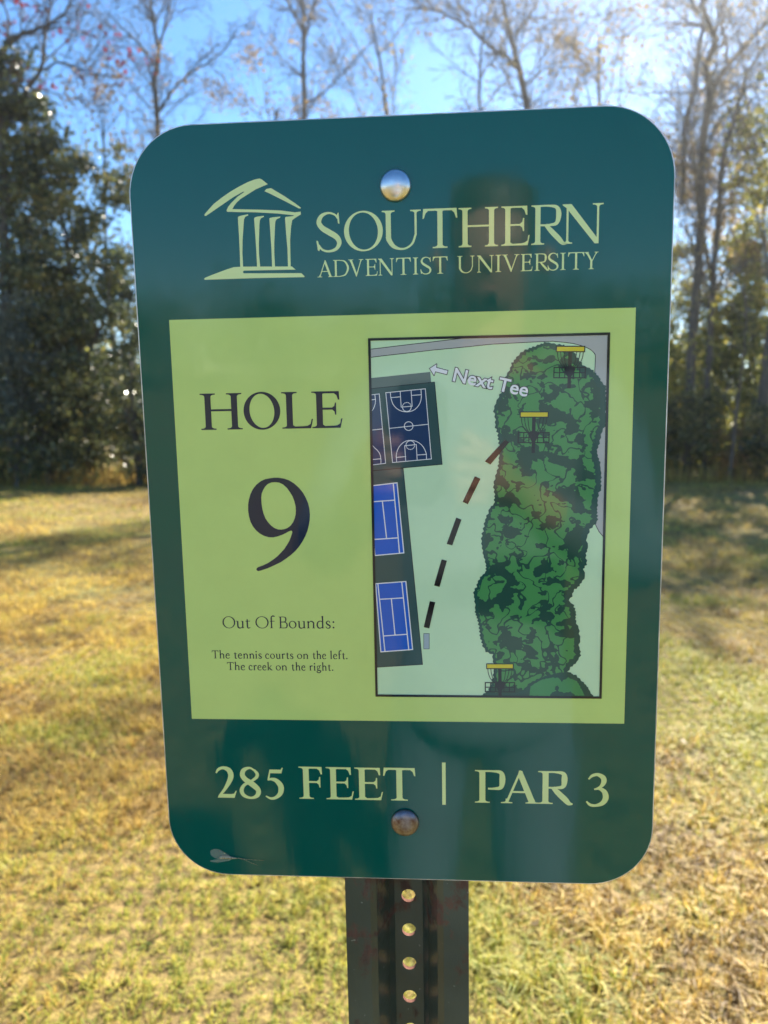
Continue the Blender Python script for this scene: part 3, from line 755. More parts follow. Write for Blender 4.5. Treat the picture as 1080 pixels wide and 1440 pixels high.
def rrect(w_, h_, r_, n=14):
    pts = []
    for cx, cy, a0 in ((w_ / 2 - r_, h_ / 2 - r_, 0), (-w_ / 2 + r_, h_ / 2 - r_, 90), (-w_ / 2 + r_, -h_ / 2 + r_, 180), (w_ / 2 - r_, -h_ / 2 + r_, 270)):
        for k in range(n + 1):
            a = R(a0 + 90 * k / n)
            pts.append((cx + r_ * math.cos(a), cy + r_ * math.sin(a)))
    return pts

# panel: aluminium blank with the green film laid on its face
o_ = rrect(304.8, 457.2, 38.1)
n_ = len(o_)
i_ = rrect(304.3, 456.7, 37.9)
vs = [(x, y, -2.0) for x, y in o_] + [(x, y, -0.25) for x, y in o_] + [(x, y, 0.0) for x, y in i_]
fs = [tuple(range(n_))[::-1], tuple(range(2 * n_, 3 * n_))]
mi = [0, 0]
for k in range(n_):
    j = (k + 1) % n_
    fs += [(k, j, n_ + j, n_ + k), (n_ + k, n_ + j, 2 * n_ + j, 2 * n_ + k)]; mi += [0, 0]
f_ = rrect(303.5, 455.9, 37.5)
o3 = len(vs)
vs += [(x, y, 0.10) for x, y in f_]
fs.append(tuple(range(o3, o3 + n_))); mi.append(1)
me = bpy.data.meshes.new('sign_panel')
me.from_pydata([(x / 1000, y / 1000, z / 1000) for x, y, z in vs], [], fs)
me.materials.append(M['alu']); me.materials.append(M['sign_green'])
me.polygons.foreach_set('material_index', mi)
panel = link('sign_panel', me, sign)
panel.location = (0, BASE_L, 0)

a = Art()
a.fill([[(-133.2, -122.6), (133.2, -122.6), (133.2, 121.8), (-133.2, 121.8)]], 'sign_lime', 0.20)
a.build('info_panel', panel)

a = Art()
a.fill(D['logo'], 'letter_pale', 0.20)
a.build('school_emblem', panel)

a = Art()
for word, y0, y1, s, t in (('SOUTHERN', 157.2, 178.25, 13.6, 4.6), ('ADVENTIST', 143.25, 152.5, 12.2, 4.4), ('UNIVERSITY', 143.25, 152.5, 12.2, 4.4)):
    for c, (xl, xr) in zip(word, D['T'][word]): put(a, c, xl, xr, y0, y1, s, t, 'letter_pale', 0.20)
a.build('school_lettering', panel)

a = Art()
for c, (xl, xr) in zip('HOLE', D['T']['HOLE']): put(a, c, xl, xr, 57.75, 79.0, 17.2, 5.6, 'letter_dark', 0.30)
a.fill([D['nine']], 'letter_dark', 0.30, [D['nine_hole']])
a.build('hole_number_lettering', panel)

a = Art()
for w_, ((xl, _), (xr, _)) in D['W']: put_word(a, w_, xl, xr, -63.6, -56.3, 11.5, 5.0, 'letter_dark', 0.30)
for w_, ((xl, _), (xr, _)) in D['W2']: put_word(a, w_, xl, xr, -83.0, -78.0, 13.0, 6.0, 'letter_dark', 0.30)
for w_, ((xl, _), (xr, _)) in D['W3']: put_word(a, w_, xl, xr, -90.45, -85.45, 13.0, 6.0, 'letter_dark', 0.30)
a.build('out_of_bounds_notice', panel)

a = Art()
for c, (xl, xr) in zip('285', D['T']['285']): put(a, c, xl, xr, -175.2, -154.4, 16.5, 5.4, 'letter_pale', 0.20)
for c, (xl, xr) in zip('FEET', D['T']['FEET']): put(a, c, xl, xr, -174.9, -153.4, 17.0, 5.6, 'letter_pale', 0.20)
for c, (xl, xr) in zip('PAR', D['T']['PAR']): put(a, c, xl, xr, -175.3, -153.8, 17.0, 5.6, 'letter_pale', 0.20)
for c, (xl, xr) in zip('3', D['T']['3']): put(a, c, xl, xr, -175.8, -154.9, 16.5, 5.4, 'letter_pale', 0.20)
a.fill([[(23.3, -177.2), (25.5, -177.2), (25.5, -149.2), (23.3, -149.2)]], 'letter_pale', 0.20)
a.build('distance_and_par_lettering', panel)

# --- course map
MP = D['map']
X0, X1, Y0, Y1 = -17.1, 119.4, -106.8, 108.6                    # outer edge of the black frame
BT = 1.45                                                       # frame thickness
xi0, xi1, yi0, yi1 = X0 + BT, X1 - BT, Y0 + BT, Y1 - BT
def clip(pts):
    return [(min(max(x, xi0 - .3), xi1 + .3), min(max(y, yi0 - .3), yi1 + .3)) for x, y in pts]
a = Art()
a.fill([[(X0, Y0), (X1, Y0), (X1, Y1), (X0, Y1)]], 'map_mint', 0.30)
# road round the top and right
rin = [tuple(p) for p in MP['road_in']]
tail = [tuple(p) for p in MP['road_tail']]
rout = [tuple(p) for p in MP['road']]
road = clip([(xi0, rin[0][1])] + rin + tail + [(xi1 + .3, tail[-1][1]), (xi1 + .3, yi1 + .3), (rout[-1][0], yi1 + .3)] + rout[::-1] + [(xi0 - .3, rout[0][1])])
a.fill([road], 'map_grey', 0.33)
a.fill(line_strip(clip(rin), 0.38) + line_strip(clip(rout), 0.38), 'map_line', 0.36)
a.fill(line_strip(clip(tail), 0.38), 'map_line', 0.36)
# parking and court platforms
a.fill([clip(MP['parking'])], 'map_parking', 0.33)
a.fill([clip(MP['plat2'])], 'map_platform', 0.34)
a.fill(line_strip(clip(MP['plat2'] + MP['plat2'][:1]), 0.35), 'map_line', 0.36)
a.fill([clip(MP['plat'])], 'map_platform', 0.38)
a.fill(line_strip(clip(MP['plat'] + MP['plat'][:1]), 0.35), 'map_line', 0.40)
for q in MP['bcourt']: a.fill([clip(q)], 'map_navy', 0.41)
strips = []
for l in MP['blines']:
    if max(p[0] for p in l) < xi0: continue
    strips += [clip(s_) for s_ in line_strip(l, 0.40)]
a.fill([s_ for s_ in strips if max(p[0] for p in s_) - min(p[0] for p in s_) > .01], 'map_white', 0.44)
for q in MP['tcourt']: a.fill([clip(q)], 'map_blue', 0.41)
strips = []
for l in MP['tlines']: strips += [clip(s_) for s_ in line_strip(l, 0.62)]
a.fill(strips, 'map_white', 0.44)
a.fill([MP['tee']], 'map_tee', 0.36)
a.fill(line_strip(MP['tee'] + MP['tee'][:1], 0.25), 'map_line', 0.38)

# the wood: dark silhouette with ragged edge, then one crown motif stamped from top to bottom
def ragged(pts, step, amp, seed, closed=True):
    P = [np.array(p, float) for p in pts]
    if closed: P.append(P[0])
    out = []
    k = 0
    rg = np.random.default_rng(seed)
    for p, q in zip(P[:-1], P[1:]):
        d = q - p; ln = np.linalg.norm(d)
        if ln < 1e-6: continue
        nn = np.array([-d[1], d[0]]) / ln
        m_ = max(1, int(round(ln / (step * rg.uniform(.75, 1.5)))))
        for i in range(m_):
            k += 1
            out.append(p + d * i / m_ + nn * ((amp if k % 2 else -amp * .6) * rg.uniform(.1, 1.25)))
    return [tuple(x) for x in out]
sil = clip(ragged(MP['woods'], 1.25, 0.62, 3))
a.fill([sil], 'map_wood_dark', 0.45)
wp = [np.array(p, float) for p in MP['woods']]
ins = []
ccw = sum(wp[i - 1][0] * wp[i][1] - wp[i][0] * wp[i - 1][1] for i in range(len(wp))) > 0
for i in range(len(wp)):
    d = wp[(i + 1) % len(wp)] - wp[i - 1]
    nn = np.array([-d[1], d[0]]) / (np.linalg.norm(d) + 1e-9) * (1 if ccw else -1)
    ins.append(tuple(wp[i] + nn * (1.9 if nn[0] > 0 else 3.4)))
a.fill([clip(ragged(ins, 1.3, 0.8, 5))], 'map_wood', 0.47)
z_ = 0.50
a.fill([ragged(D['bush'][0], 1.3, 0.5, 91)], 'map_wood_dark', z_)
a.fill([ragged(D['bush'][1], 1.1, 0.3, 92)], 'map_wood_mid', z_ + .012, [D['bush'][2]])
z_ += 0.03
# throw line
for q in MP['dash']: a.fill([q], 'map_dash', z_)
# baskets
for q in MP['band']:
    q = np.array(q)
    c = q.mean(0); ex = (q[1] - q[0]); W_ = np.linalg.norm(ex); ex = ex / W_
    ey = np.array([-ex[1], ex[0]])
    k = W_ / 202.0
    def g(pts): return clip([tuple(c + ex * (x * k) + ey * (y * k)) for x, y in pts])
    dk = []
    dk += [g(s_) for s_ in line_strip([(-101, 19), (101, 19), (101, -19), (-101, -19), (-101, 19)], 7)]
    dk.append(g([(-14, -19), (12, -19), (12, -281), (-12, -281)]))
    for sx_ in (-1, 1):
        for x0, x1 in ((93, 40), (70, 27), (46, 18)):
            dk += [g(s_) for s_ in line_strip(spline([(sx_ * x0, -19), (sx_ * (x0 - 6), -62), (sx_ * (x0 * .55 + x1 * .45), -104), (sx_ * x1, -134)], 4), 5)]
        dk.append(g([(sx_ * 12, -118), (sx_ * 40, -134), (sx_ * 40, -146), (sx_ * 12, -200)]))
    dk += [g(s_) for s_ in line_strip([(-112, -131), (112, -131), (112, -205), (-112, -205), (-112, -131)], 8)]
    dk += [g(s_) for s_ in line_strip([(-112, -168), (112, -168)], 7)]
    for x in (-72, -34, 30, 72): dk += [g(s_) for s_ in line_strip([(x, -131), (x, -205)], 7)]
    a.fill([d for d in dk if max(p[1] for p in d) - min(p[1] for p in d) > 0.02], 'map_line', z_ + .01)
    a.fill([g([(-97, 15), (97, 15), (97, -15), (-97, -15)])], 'map_yellow', z_ + .03)
# arrow
ar = MP['arrow']
a.fill(line_strip(ar + ar[:1], 0.75), 'map_line', z_)
a.fill([ar], 'map_white', z_ + .02)
# black frame
a.fill([[(X0, Y0), (X1, Y0), (X1, Y1), (X0, Y1)]], 'map_line', z_ + .05, [[(xi0, yi0), (xi1, yi0), (xi1, yi1), (xi0, yi1)]])
course_map = a.build('course_map', panel)

# "Next Tee" on the map: sans lettering, white with a dark outline
def sans(txt, off):
    c = bpy.data.curves.new('txt', 'FONT'); c.body = txt; c.size = 1.0; c.offset = off; c.resolution_u = 4
    o = bpy.data.objects.new('txt', c); COL.objects.link(o)
    dg = bpy.context.evaluated_depsgraph_get(); dg.update()
    me_ = bpy.data.meshes.new_from_object(o.evaluated_get(dg))
    vv = [tuple(v.co) for v in me_.vertices]; ff = [tuple(p.vertices) for p in me_.polygons]
    bpy.data.objects.remove(o); bpy.data.curves.remove(c); bpy.data.meshes.remove(me_)
    return vv, ff
p0, p1, p2 = [np.array(x) for x in MP['next']]
ex = (p1 - p0); LW = np.linalg.norm(ex); ex /= LW; ey = np.array([-ex[1], ex[0]])
caph = abs((p2 - p0) @ ey)
v0, f0 = sans('Next Tee', 0.0)
w0 = max(v[0] for v in v0) - min(v[0] for v in v0); mnx = min(v[0] for v in v0)
capn = max(v[1] for v in v0)
vs, fs, mi = [], [], []
for off, zz, k in ((0.055, z_ + .03, 0), (0.018, z_ + .06, 1)):
    vv, ff = sans('Next Tee', off)
    o0 = len(vs)
    for x, y, _ in vv:
        q = p0 + ex * ((x - mnx) / w0 * LW) + ey * (y / capn * caph)
        vs.append((q[0] / 1000, q[1] / 1000, zz / 1000))
    fs += [tuple(i + o0 for i in f) for f in ff]; mi += [k] * len(ff)
me = bpy.data.meshes.new('next_tee_lettering')
me.from_pydata(vs, [], fs)
me.materials.append(M['map_line']); me.materials.append(M['map_white'])
me.polygons.foreach_set('material_index', mi)
link('next_tee_lettering', me, panel)

# --- dome bolts
def lathe(name, prof, mtl, parent, n=40):
    vs = [(0, 0, prof[0][1])]; fs = []
    for r_, z in prof[1:]:
        for k in range(n): vs.append((r_ * math.cos(2 * PI * k / n), r_ * math.sin(2 * PI * k / n), z))
    for k in range(n):
        j = (k + 1) % n
        fs.append((0, 1 + k, 1 + j))
        for q in range(len(prof) - 2):
            b0, b1 = 1 + q * n, 1 + (q + 1) * n
            fs.append((b0 + k, b1 + k, b1 + j, b0 + j))
    me = bpy.data.meshes.new(name); me.from_pydata(vs, [], fs); me.materials.append(mtl)
    me.polygons.foreach_set('use_smooth', [True] * len(fs)); me.update()
    return link(name, me, parent)
dome = [(0, 5.2)] + [(8.75 * math.sin(q), 1.0 + 4.2 * math.cos(q)) for q in [R(x) for x in (8, 17, 27, 37, 48, 59, 70, 80, 88)]] + [(8.8, 0.9), (8.6, 0.4), (8.2, 0.16)]
dome = [(x / 1000, z / 1000) for x, z in dome]
b1 = lathe('bolt', dome, M['zinc'], sign); b1.location = (0, BASE_L + .1914, 0); b1['label'] = 'shiny domed bolt head'
b2 = lathe('bolt', dome, M['rusty'], sign); b2.location = (-.0001, BASE_L - .1892, 0); b2['label'] = 'dull rusty bolt head'

# --- U-channel post: web set back 28 mm, flanges against the sign
def post_mesh():
    prof = [(-39.6, -2.3), (-23.5, -2.3), (-19.5, -4.5), (-13.0, -23.0), (-9.5, -27.5)]
    prof = prof + [(-x, z) for x, z in prof[::-1]]
    TH = 2.8
    y0, y1 = -BASE_L * 1000 - 350, 222.0
    vs, fs, raw = [], [], []
    # outer skins except the web (between index 4 and 5)
    def wall(pts, flip):
        o0 = len(vs)
        ny = 2
        for x, z in pts:
            vs.append((x, y0, z)); vs.append((x, y1, z))
        for k in range(len(pts) - 1):
            q = (o0 + 2 * k, o0 + 2 * k + 2, o0 + 2 * k + 3, o0 + 2 * k + 1)
            fs.append(q if not flip else q[::-1])
    off = []
    n = len(prof)
    for i, (x, z) in enumerate(prof):
        a_ = np.array(prof[max(i - 1, 0)]); c_ = np.array(prof[min(i + 1, n - 1)])
        d = (c_ - a_) / np.linalg.norm(c_ - a_)
        off.append((x + d[1] * TH, z - d[0] * TH))
    wall(prof[:5], False); wall(prof[5:], False)
    wall(off[:5], True); wall(off[5:], True)
    for i in (0, n - 1):                                        # flange edges
        o0 = len(vs); (x, z), (x2, z2) = prof[i], off[i]
        vs.extend([(x, y0, z), (x, y1, z), (x2, y1, z2), (x2, y0, z2)])
        fs.append((o0, o0 + 1, o0 + 2, o0 + 3) if i == 0 else (o0 + 3, o0 + 2, o0 + 1, o0))
    for i in range(n - 1):                                      # top end
        o0 = len(vs)
        vs.extend([(*prof[i][:1], y1, prof[i][1]), (*prof[i + 1][:1], y1, prof[i + 1][1]), (off[i + 1][0], y1, off[i + 1][1]), (off[i][0], y1, off[i][1])])
        fs.append((o0, o0 + 1, o0 + 2, o0 + 3))
    # web with a row of real holes
    pitch, hr, xw, zw = 25.3, 4.75, 9.5, -27.5
    zb = off[4][1]; xb = abs(off[4][0])
    first = -258.9
    ys = []
    y = first + pitch * 18
    while y - pitch / 2 > y0 + 5:
        if y + pitch / 2 <= y1: ys.append(y)
        y -= pitch
    N = 20
    circ = [(hr * math.cos(2 * PI * k / N), hr * math.sin(2 * PI * k / N)) for k in range(N)]
    tile = [(-xw, -pitch / 2), (xw, -pitch / 2), (xw, pitch / 2), (-xw, pitch / 2)]
    r_ = delaunay_2d_cdt([Vector(p) for p in tile + circ], [], [[0, 1, 2, 3], list(range(4, 4 + N))], 1, 1e-5, True)
    tris = [f for f, s_ in zip(r_[2], r_[5]) if 1 not in s_]
    tv = [(p.x, p.y) for p in r_[0]]
    for yc in ys:
        for zz, fl, xs in ((zw, False, 1.0), (zb, True, xb / xw)):
            o0 = len(vs)
            vs.extend([((x * xs if abs(x) > hr + .1 else x), y_ + yc, zz) for x, y_ in tv])
            for f in tris:
                A, B, C_ = (tv[i] for i in f)
                ccw = (B[0] - A[0]) * (C_[1] - A[1]) - (B[1] - A[1]) * (C_[0] - A[0]) > 0
                g_ = tuple(i + o0 for i in f)
                fs.append(g_ if ccw != fl else g_[::-1])
        o0 = len(vs)
        for x, y_ in circ: vs.append((x, y_ + yc, zw))
        for x, y_ in circ: vs.append((x, y_ + yc, zb))
        for k in range(N):
            j = (k + 1) % N
            fs.append((o0 + k, o0 + N + k, o0 + N + j, o0 + j)); raw.append(len(fs) - 1)
    for ya, yb in ((y0, ys[-1] - pitch / 2), (ys[0] + pitch / 2, y1)):
        for zz, fl in ((zw, False), (zb, True)):
            o0 = len(vs); vs.extend([(-xw, ya, zz), (xw, ya, zz), (xw, yb, zz), (-xw, yb, zz)])
            q = (o0, o0 + 1, o0 + 2, o0 + 3); fs.append(q if not fl else q[::-1])
    me = bpy.data.meshes.new('post')
    me.from_pydata([(x / 1000, y / 1000, z / 1000) for x, y, z in vs], [], fs)
    me.materials.append(M['post']); me.materials.append(M['raw'])
    for i in raw: me.polygons[i].material_index = 1
    me.update()
    return me
post = link('post', post_mesh(), sign)
post.location = (0, BASE_L, 0)

# --- mayfly resting on the lower left of the sign
m, nt, b = mat('mayfly_body')
f = noise(nt, 900, 2, vscale=(3, .4, 1))
nt.links.new(ramp(nt, f, [(0.4, (0.16, 0.11, 0.05)), (0.6, (0.52, 0.52, 0.36))]), b.inputs['Base Color'])
b.inputs['Roughness'].default_value = 0.5
M['fly_body'] = m
m, nt, b = mat('mayfly_wing')
f = noise(nt, 700, 3, vscale=(1, 3, 1))
nt.links.new(ramp(nt, f, [(0.3, (0.50, 0.56, 0.50)), (0.7, (0.80, 0.85, 0.80))]), b.inputs['Base Color'])
b.inputs['Alpha'].default_value = 0.13
b.inputs['Roughness'].default_value = 0.25
M['fly_wing'] = m
fc = np.array([-107.0, -196.5]) / 1000
fly = bpy.data.objects.new('mayfly', None); COL.objects.link(fly); fly.empty_display_size = .01
fw = SC0 + U * fc[0] + V * fc[1] + Wn * .00012
fly.matrix_world = Matrix(((U[0], V[0], Wn[0], fw[0]), (U[1], V[1], Wn[1], fw[1]), (U[2], V[2], Wn[2], fw[2]), (0, 0, 0, 1)))
tag(fly, 'tiny pale mayfly with clear wings clinging to the lower left corner of the sign', 'insect')
def fl(p): return np.array(p) / 1000 - fc
def tube_mesh(name, paths, sides, mats, smooth=True):
    V_, F4 = [], []
    o0 = 0
    for pts, rad in paths:
        pts = np.asarray(pts, float); k = len(pts)
        d = np.gradient(pts, axis=0); d /= np.linalg.norm(d, axis=1)[:, None] + 1e-12
        ref = np.array([0.31, 0.87, 0.38]) if abs(d[0][2]) > .8 else np.array([0.02, 0.03, 1.0])
        a_ = np.cross(d, ref); a_ /= np.linalg.norm(a_, axis=1)[:, None] + 1e-12
        b_ = np.cross(d, a_)
        an = 2 * PI * np.arange(sides) / sides
        ring = pts[:, None, :] + (a_[:, None, :] * np.cos(an)[None, :, None] + b_[:, None, :] * np.sin(an)[None, :, None]) * np.asarray(rad)[:, None, None]
        V_.append(ring.reshape(-1, 3))
        i = np.arange(k - 1)[:, None] * sides; j = np.arange(sides)[None, :]; j2 = (j + 1) % sides
        F4.append(np.stack([i + j, i + j2, i + sides + j2, i + sides + j], -1).reshape(-1, 4) + o0)
        o0 += k * sides
    return np_mesh(name, np.concatenate(V_), [np.concatenate(F4)], mats, None, smooth)
bp_ = [fl(p) for p in D['fly']['body']]
link('body', tube_mesh('body', [([(p[0], p[1], .0011) for p in spline([tuple(x) for x in bp_], 4)], np.interp(np.linspace(0, 1, 17), [0, .1, .3, .6, .9, 1], [.0002, .0008, .0010, .0008, .0004, .0002]))], 8, [M['fly_body']]), fly)
for k, (key, zz) in enumerate((('w1', .0018), ('w2', .0014))):
    w_ = [fl(p) for p in D['fly'][key]]
    top = [(p[0], p[1], zz) for p in w_]; bot = [(p[0], p[1], zz - .00004) for p in w_]
    nn = len(w_)
    me = bpy.data.meshes.new('wing')
    me.from_pydata(top + bot, [], [tuple(range(nn)), tuple(range(nn, 2 * nn))[::-1]] + [(i, nn + i, nn + (i + 1) % nn, (i + 1) % nn) for i in range(nn)])
    me.materials.append(M['fly_wing']); me.update()
    link('wing', me, fly)
for key in ('t1', 't2'):
    w_ = [fl(p) for p in D['fly'][key]]
    link('tail_filament', tube_mesh('tail_filament', [([(p[0], p[1], .0009) for p in w_], [.00016, .00012, .00008, .00005][:len(w_)])], 5, [M['fly_body']]), fly)

# ------------------------------------------------------------------ ground and grass
def field_z(x, y):
    return (fbm(np.stack([x * .12, y * .12], 1), 2, 5) - .5) * .16 * np.clip(np.hypot(x, y) / 8, 0, 1)
n_ = 141
lin = np.sign(np.linspace(-1, 1, n_)) * np.abs(np.linspace(-1, 1, n_)) ** 3 * 400
gx, gy = np.meshgrid(lin, lin + 12)
gx, gy = gx.ravel(), gy.ravel()
gz = field_z(gx, gy)
ii = np.arange(n_ - 1)[:, None] * n_ + np.arange(n_ - 1)[None, :]
q = np.stack([ii, ii + 1, ii + n_ + 1, ii + n_], -1).reshape(-1, 4)
g = link('ground', np_mesh('ground', np.stack([gx, gy, gz], 1), [q], [M['ground']], None, True))
tag(g, kind='structure')

def scatter_wedge(n, y0, y1, half, power=1.0):
    t = rng.random(n) ** power
    y = y0 + (y1 - y0) * t
    x = (rng.random(n) * 2 - 1) * (half[0] + (y - y0) / (y1 - y0) * (half[1] - half[0]))
    return x, y
bands = [(150000, -0.6, 3.2, (1.5, 3.0)), (140000, 3.2, 6.5, (3.0, 4.8)), (95000, 6.5, 12.0, (4.8, 8.5)), (70000, 12.0, 21.0, (8.5, 14.0))]
bands += [(70000, -3.5, 9.0, (7.0, 12.0))]        # thinner cover out to the sides
X_, Y_, S_ = [], [], []
for n, y0, y1, hf in bands:
    x, y = scatter_wedge(n, y0, y1, hf)
    X_.append(x); Y_.append(y); S_.append(np.full(n, 1.0 + .09 * max(0, (y0 + y1) / 2 - 3)))
x = np.concatenate(X_); y = np.concatenate(Y_); sc = np.concatenate(S_)
# blades stand in tufts: pull each towards a tuft centre
cell = .075 * sc
cx = (np.floor(x / cell) + .5) * cell; cy = (np.floor(y / cell) + .5) * cell
jx = (vnoise(np.stack([cx * 91.7, cy * 57.3], 1), 3) - .5) * cell; jy = (vnoise(np.stack([cx * 47.1, cy * 83.9], 1), 4) - .5) * cell
pull = rng.random(len(x)) * .55
x = x + (cx + jx - x) * pull; y = y + (cy + jy - y) * pull
N = len(x)
z = field_z(x, y)
p2 = np.stack([x, y], 1)
patch = fbm(p2 * .55, 3, 21) + .005 + .13 * np.exp(-((x - 1.6) ** 2 + (y - 3.7) ** 2) / 1.3) + .10 * np.exp(-((x + 1.5) ** 2 + (y - 3.4) ** 2) / .5) + .05 * np.exp(-((x + 2.6) ** 2 + (y - 6) ** 2) / 2)                  # broad green and dry patches
tuft = vnoise(np.stack([cx * 31.3, cy * 29.1], 1), 9)
fine = fbm(p2 * 3.1, 2, 33)
thin = fbm(p2 * 1.3, 3, 44)
h = (.018 + .034 * rng.random(N)) * (.55 + .9 * tuft) * (1 + (sc - 1) * .55) * np.clip((thin - .22) * 3.2, .35, 1.25)
green = np.clip((patch - .54) * 4.2 + (fine - .5) * 1.6 + rng.normal(0, .16, N), 0, 1)
dry = np.clip(.27 + .46 * (rng.random(N) - .5) + (tuft - .5) * .5 + (fine - .5) * .5, .02, .60)
tint = np.where(rng.random(N) < green, .66 + .34 * rng.random(N), dry)
az = rng.random(N) * 2 * PI
lean = np.where(rng.random(N) < .45, .9 + .9 * rng.random(N), .25 + .6 * rng.random(N))
dx, dy = np.cos(az), np.sin(az)
wd = (.0012 + .0016 * rng.random(N)) * sc
px_, py_ = -dy * wd, dx * wd
mx_ = h * .55; 
m1 = np.stack([x + dx * h * lean * .45, y + dy * h * lean * .45, z + h * .62], 1)
tip = np.stack([x + dx * h * lean * 1.25, y + dy * h * lean * 1.25, z + h * np.clip(1.08 - lean * .35, .3, 1)], 1)
bs = np.stack([x, y, z - .004], 1)
side = np.stack([px_, py_, np.zeros(N)], 1)
verts = np.stack([bs - side, bs + side, m1 - side * .8, m1 + side * .8, tip], 1).reshape(-1, 3)
b0 = np.arange(N) * 5
quads = np.stack([b0, b0 + 1, b0 + 3, b0 + 2], 1); tris = np.stack([b0 + 2, b0 + 3, b0 + 4], 1)
me = np_mesh('grass', verts, [quads, tris], [M['grass']], None, False)
at = me.attributes.new('tint', 'FLOAT', 'POINT')
at.data.foreach_set('value', np.repeat(tint, 5).astype(np.float32))
tag(link('grass', me), kind='stuff')

# ------------------------------------------------------------------ leaves and trees
def leaf_cloud(pts, size, seed, tint, flat=0.0):
    """one small folded leaf (rhombus) per point -> verts, quads, tint"""
    rg = np.random.default_rng(seed)
    n = len(pts)
    d = rg.normal(size=(n, 3)); d[:, 2] *= (1 - flat); d /= np.linalg.norm(d, axis=1)[:, None]
    r_ = rg.normal(size=(n, 3)); s_ = np.cross(d, r_); s_ /= np.linalg.norm(s_, axis=1)[:, None]
    L = (size * (.6 + .8 * rg.random(n)))[:, None]
    wd_ = L * (.30 + .15 * rg.random(n))[:, None]
    nn = np.cross(d, s_)
    v = np.stack([pts - d * L * .5, pts + s_ * wd_ + nn * L * .08, pts + d * L * .5, pts - s_ * wd_ + nn * L * .08], 1).reshape(-1, 3)
    b_ = np.arange(n) * 4
    return v, np.stack([b_, b_ + 1, b_ + 2, b_ + 3], 1), np.repeat(tint, 4)

def crown_points(seed, n, lobes, clump=.42, per=90):
    """leaf positions: clumps set through ellipsoid lobes (x, y, z, rx, ry, rz), leaving gaps between the clumps"""
    rg = np.random.default_rng(seed)
    vol = np.array([l[3] * l[4] * l[5] for l in lobes]) ** .8; vol /= vol.sum()
    nc = max(4, n // per)
    out, ti = [], []
    for k in range(nc):
        l = lobes[rg.choice(len(lobes), p=vol)]
        d = rg.normal(size=3); d /= np.linalg.norm(d)
        rr = rg.random() ** .45
        c = np.array(l[:3]) + d * np.array(l[3:]) * rr
        m_ = int(per * rg.uniform(.5, 1.5))
        s_ = clump * rg.uniform(.6, 1.3)
        p = c + rg.normal(size=(m_, 3)) * np.array([s_, s_, s_ * .6]) * .6
        out.append(p)
        ti.append(np.clip(rg.uniform(.1, .8) + rg.normal(0, .22, m_), 0, 1))
    return np.concatenate(out), np.concatenate(ti)

def leaf_mesh(name, seed, n, lobes, size, mtl, clump=.42, per=90, zmin=.05):
    p, t = crown_points(seed, n, lobes, clump, per)
    k = p[:, 2] > zmin
    v, q, tt = leaf_cloud(p[k], size, seed + 1, t[k])
    me = np_mesh(name, v, [q], [mtl])
    a_ = me.attributes.new('tint', 'FLOAT', 'POINT'); a_.data.foreach_set('value', tt.astype(np.float32))
    return me

def grow(out, rg, p, d, L, r_, depth, P):
    n = P['seg'][depth]
    pts, rad = [p], [r_]
    dirs = [d]
    tip = r_ * P['taper'][depth]
    for i in range(n):
        d = d + rg.normal(size=3) * P['wob'][depth] + np.array([0, 0, P['trop'][depth]])
        d = d / np.linalg.norm(d)
        p = p + d * L / n
        pts.append(p); dirs.append(d)
        rad.append(r_ + (tip - r_) * (i + 1) / n)
    out.append((depth, pts, rad))
    if depth + 1 < len(P['seg']):
        nc = P['kids'][depth]
        nc = int(nc + rg.integers(-1, 2)) if nc > 3 else nc
        a0 = rg.random() * 6.28
        for k in range(nc):
            t = P['start'][depth] + (1 - P['start'][depth]) * (k + rg.random()) / nc
            x_ = t * n; i = min(int(x_), n - 1); f = x_ - i
            q = pts[i] * (1 - f) + pts[i + 1] * f
            dd = dirs[i + 1]
            a0 += 2.4 + rg.normal() * .4
            u = np.cross(dd, [0.3, 0.2, 1.0]); u /= np.linalg.norm(u) + 1e-9
            v = np.cross(dd, u)
            an = R(P['ang'][depth] + rg.normal() * 9)
            nd = dd * math.cos(an) + (u * math.cos(a0) + v * math.sin(a0)) * math.sin(an)
            rr = (rad[i] * (1 - f) + rad[i + 1] * f) * P['rr'][depth] * rg.uniform(.75, 1.05)
            grow(out, rg, q, nd, L * P['lr'][depth] * rg.uniform(.7, 1.15) * (1.15 - .55 * t), max(rr, .004), depth + 1, P)

BARE = dict(seg=[10, 7, 5, 4, 3], taper=[.30, .25, .3, .4, .5], wob=[.05, .11, .14, .16, .18], trop=[.03, .07, .05, .03, .02],
            kids=[10, 7, 6, 5], start=[.30, .22, .2, .15], ang=[42, 42, 40, 38], rr=[.52, .55, .6, .65], lr=[.46, .50, .50, .55])

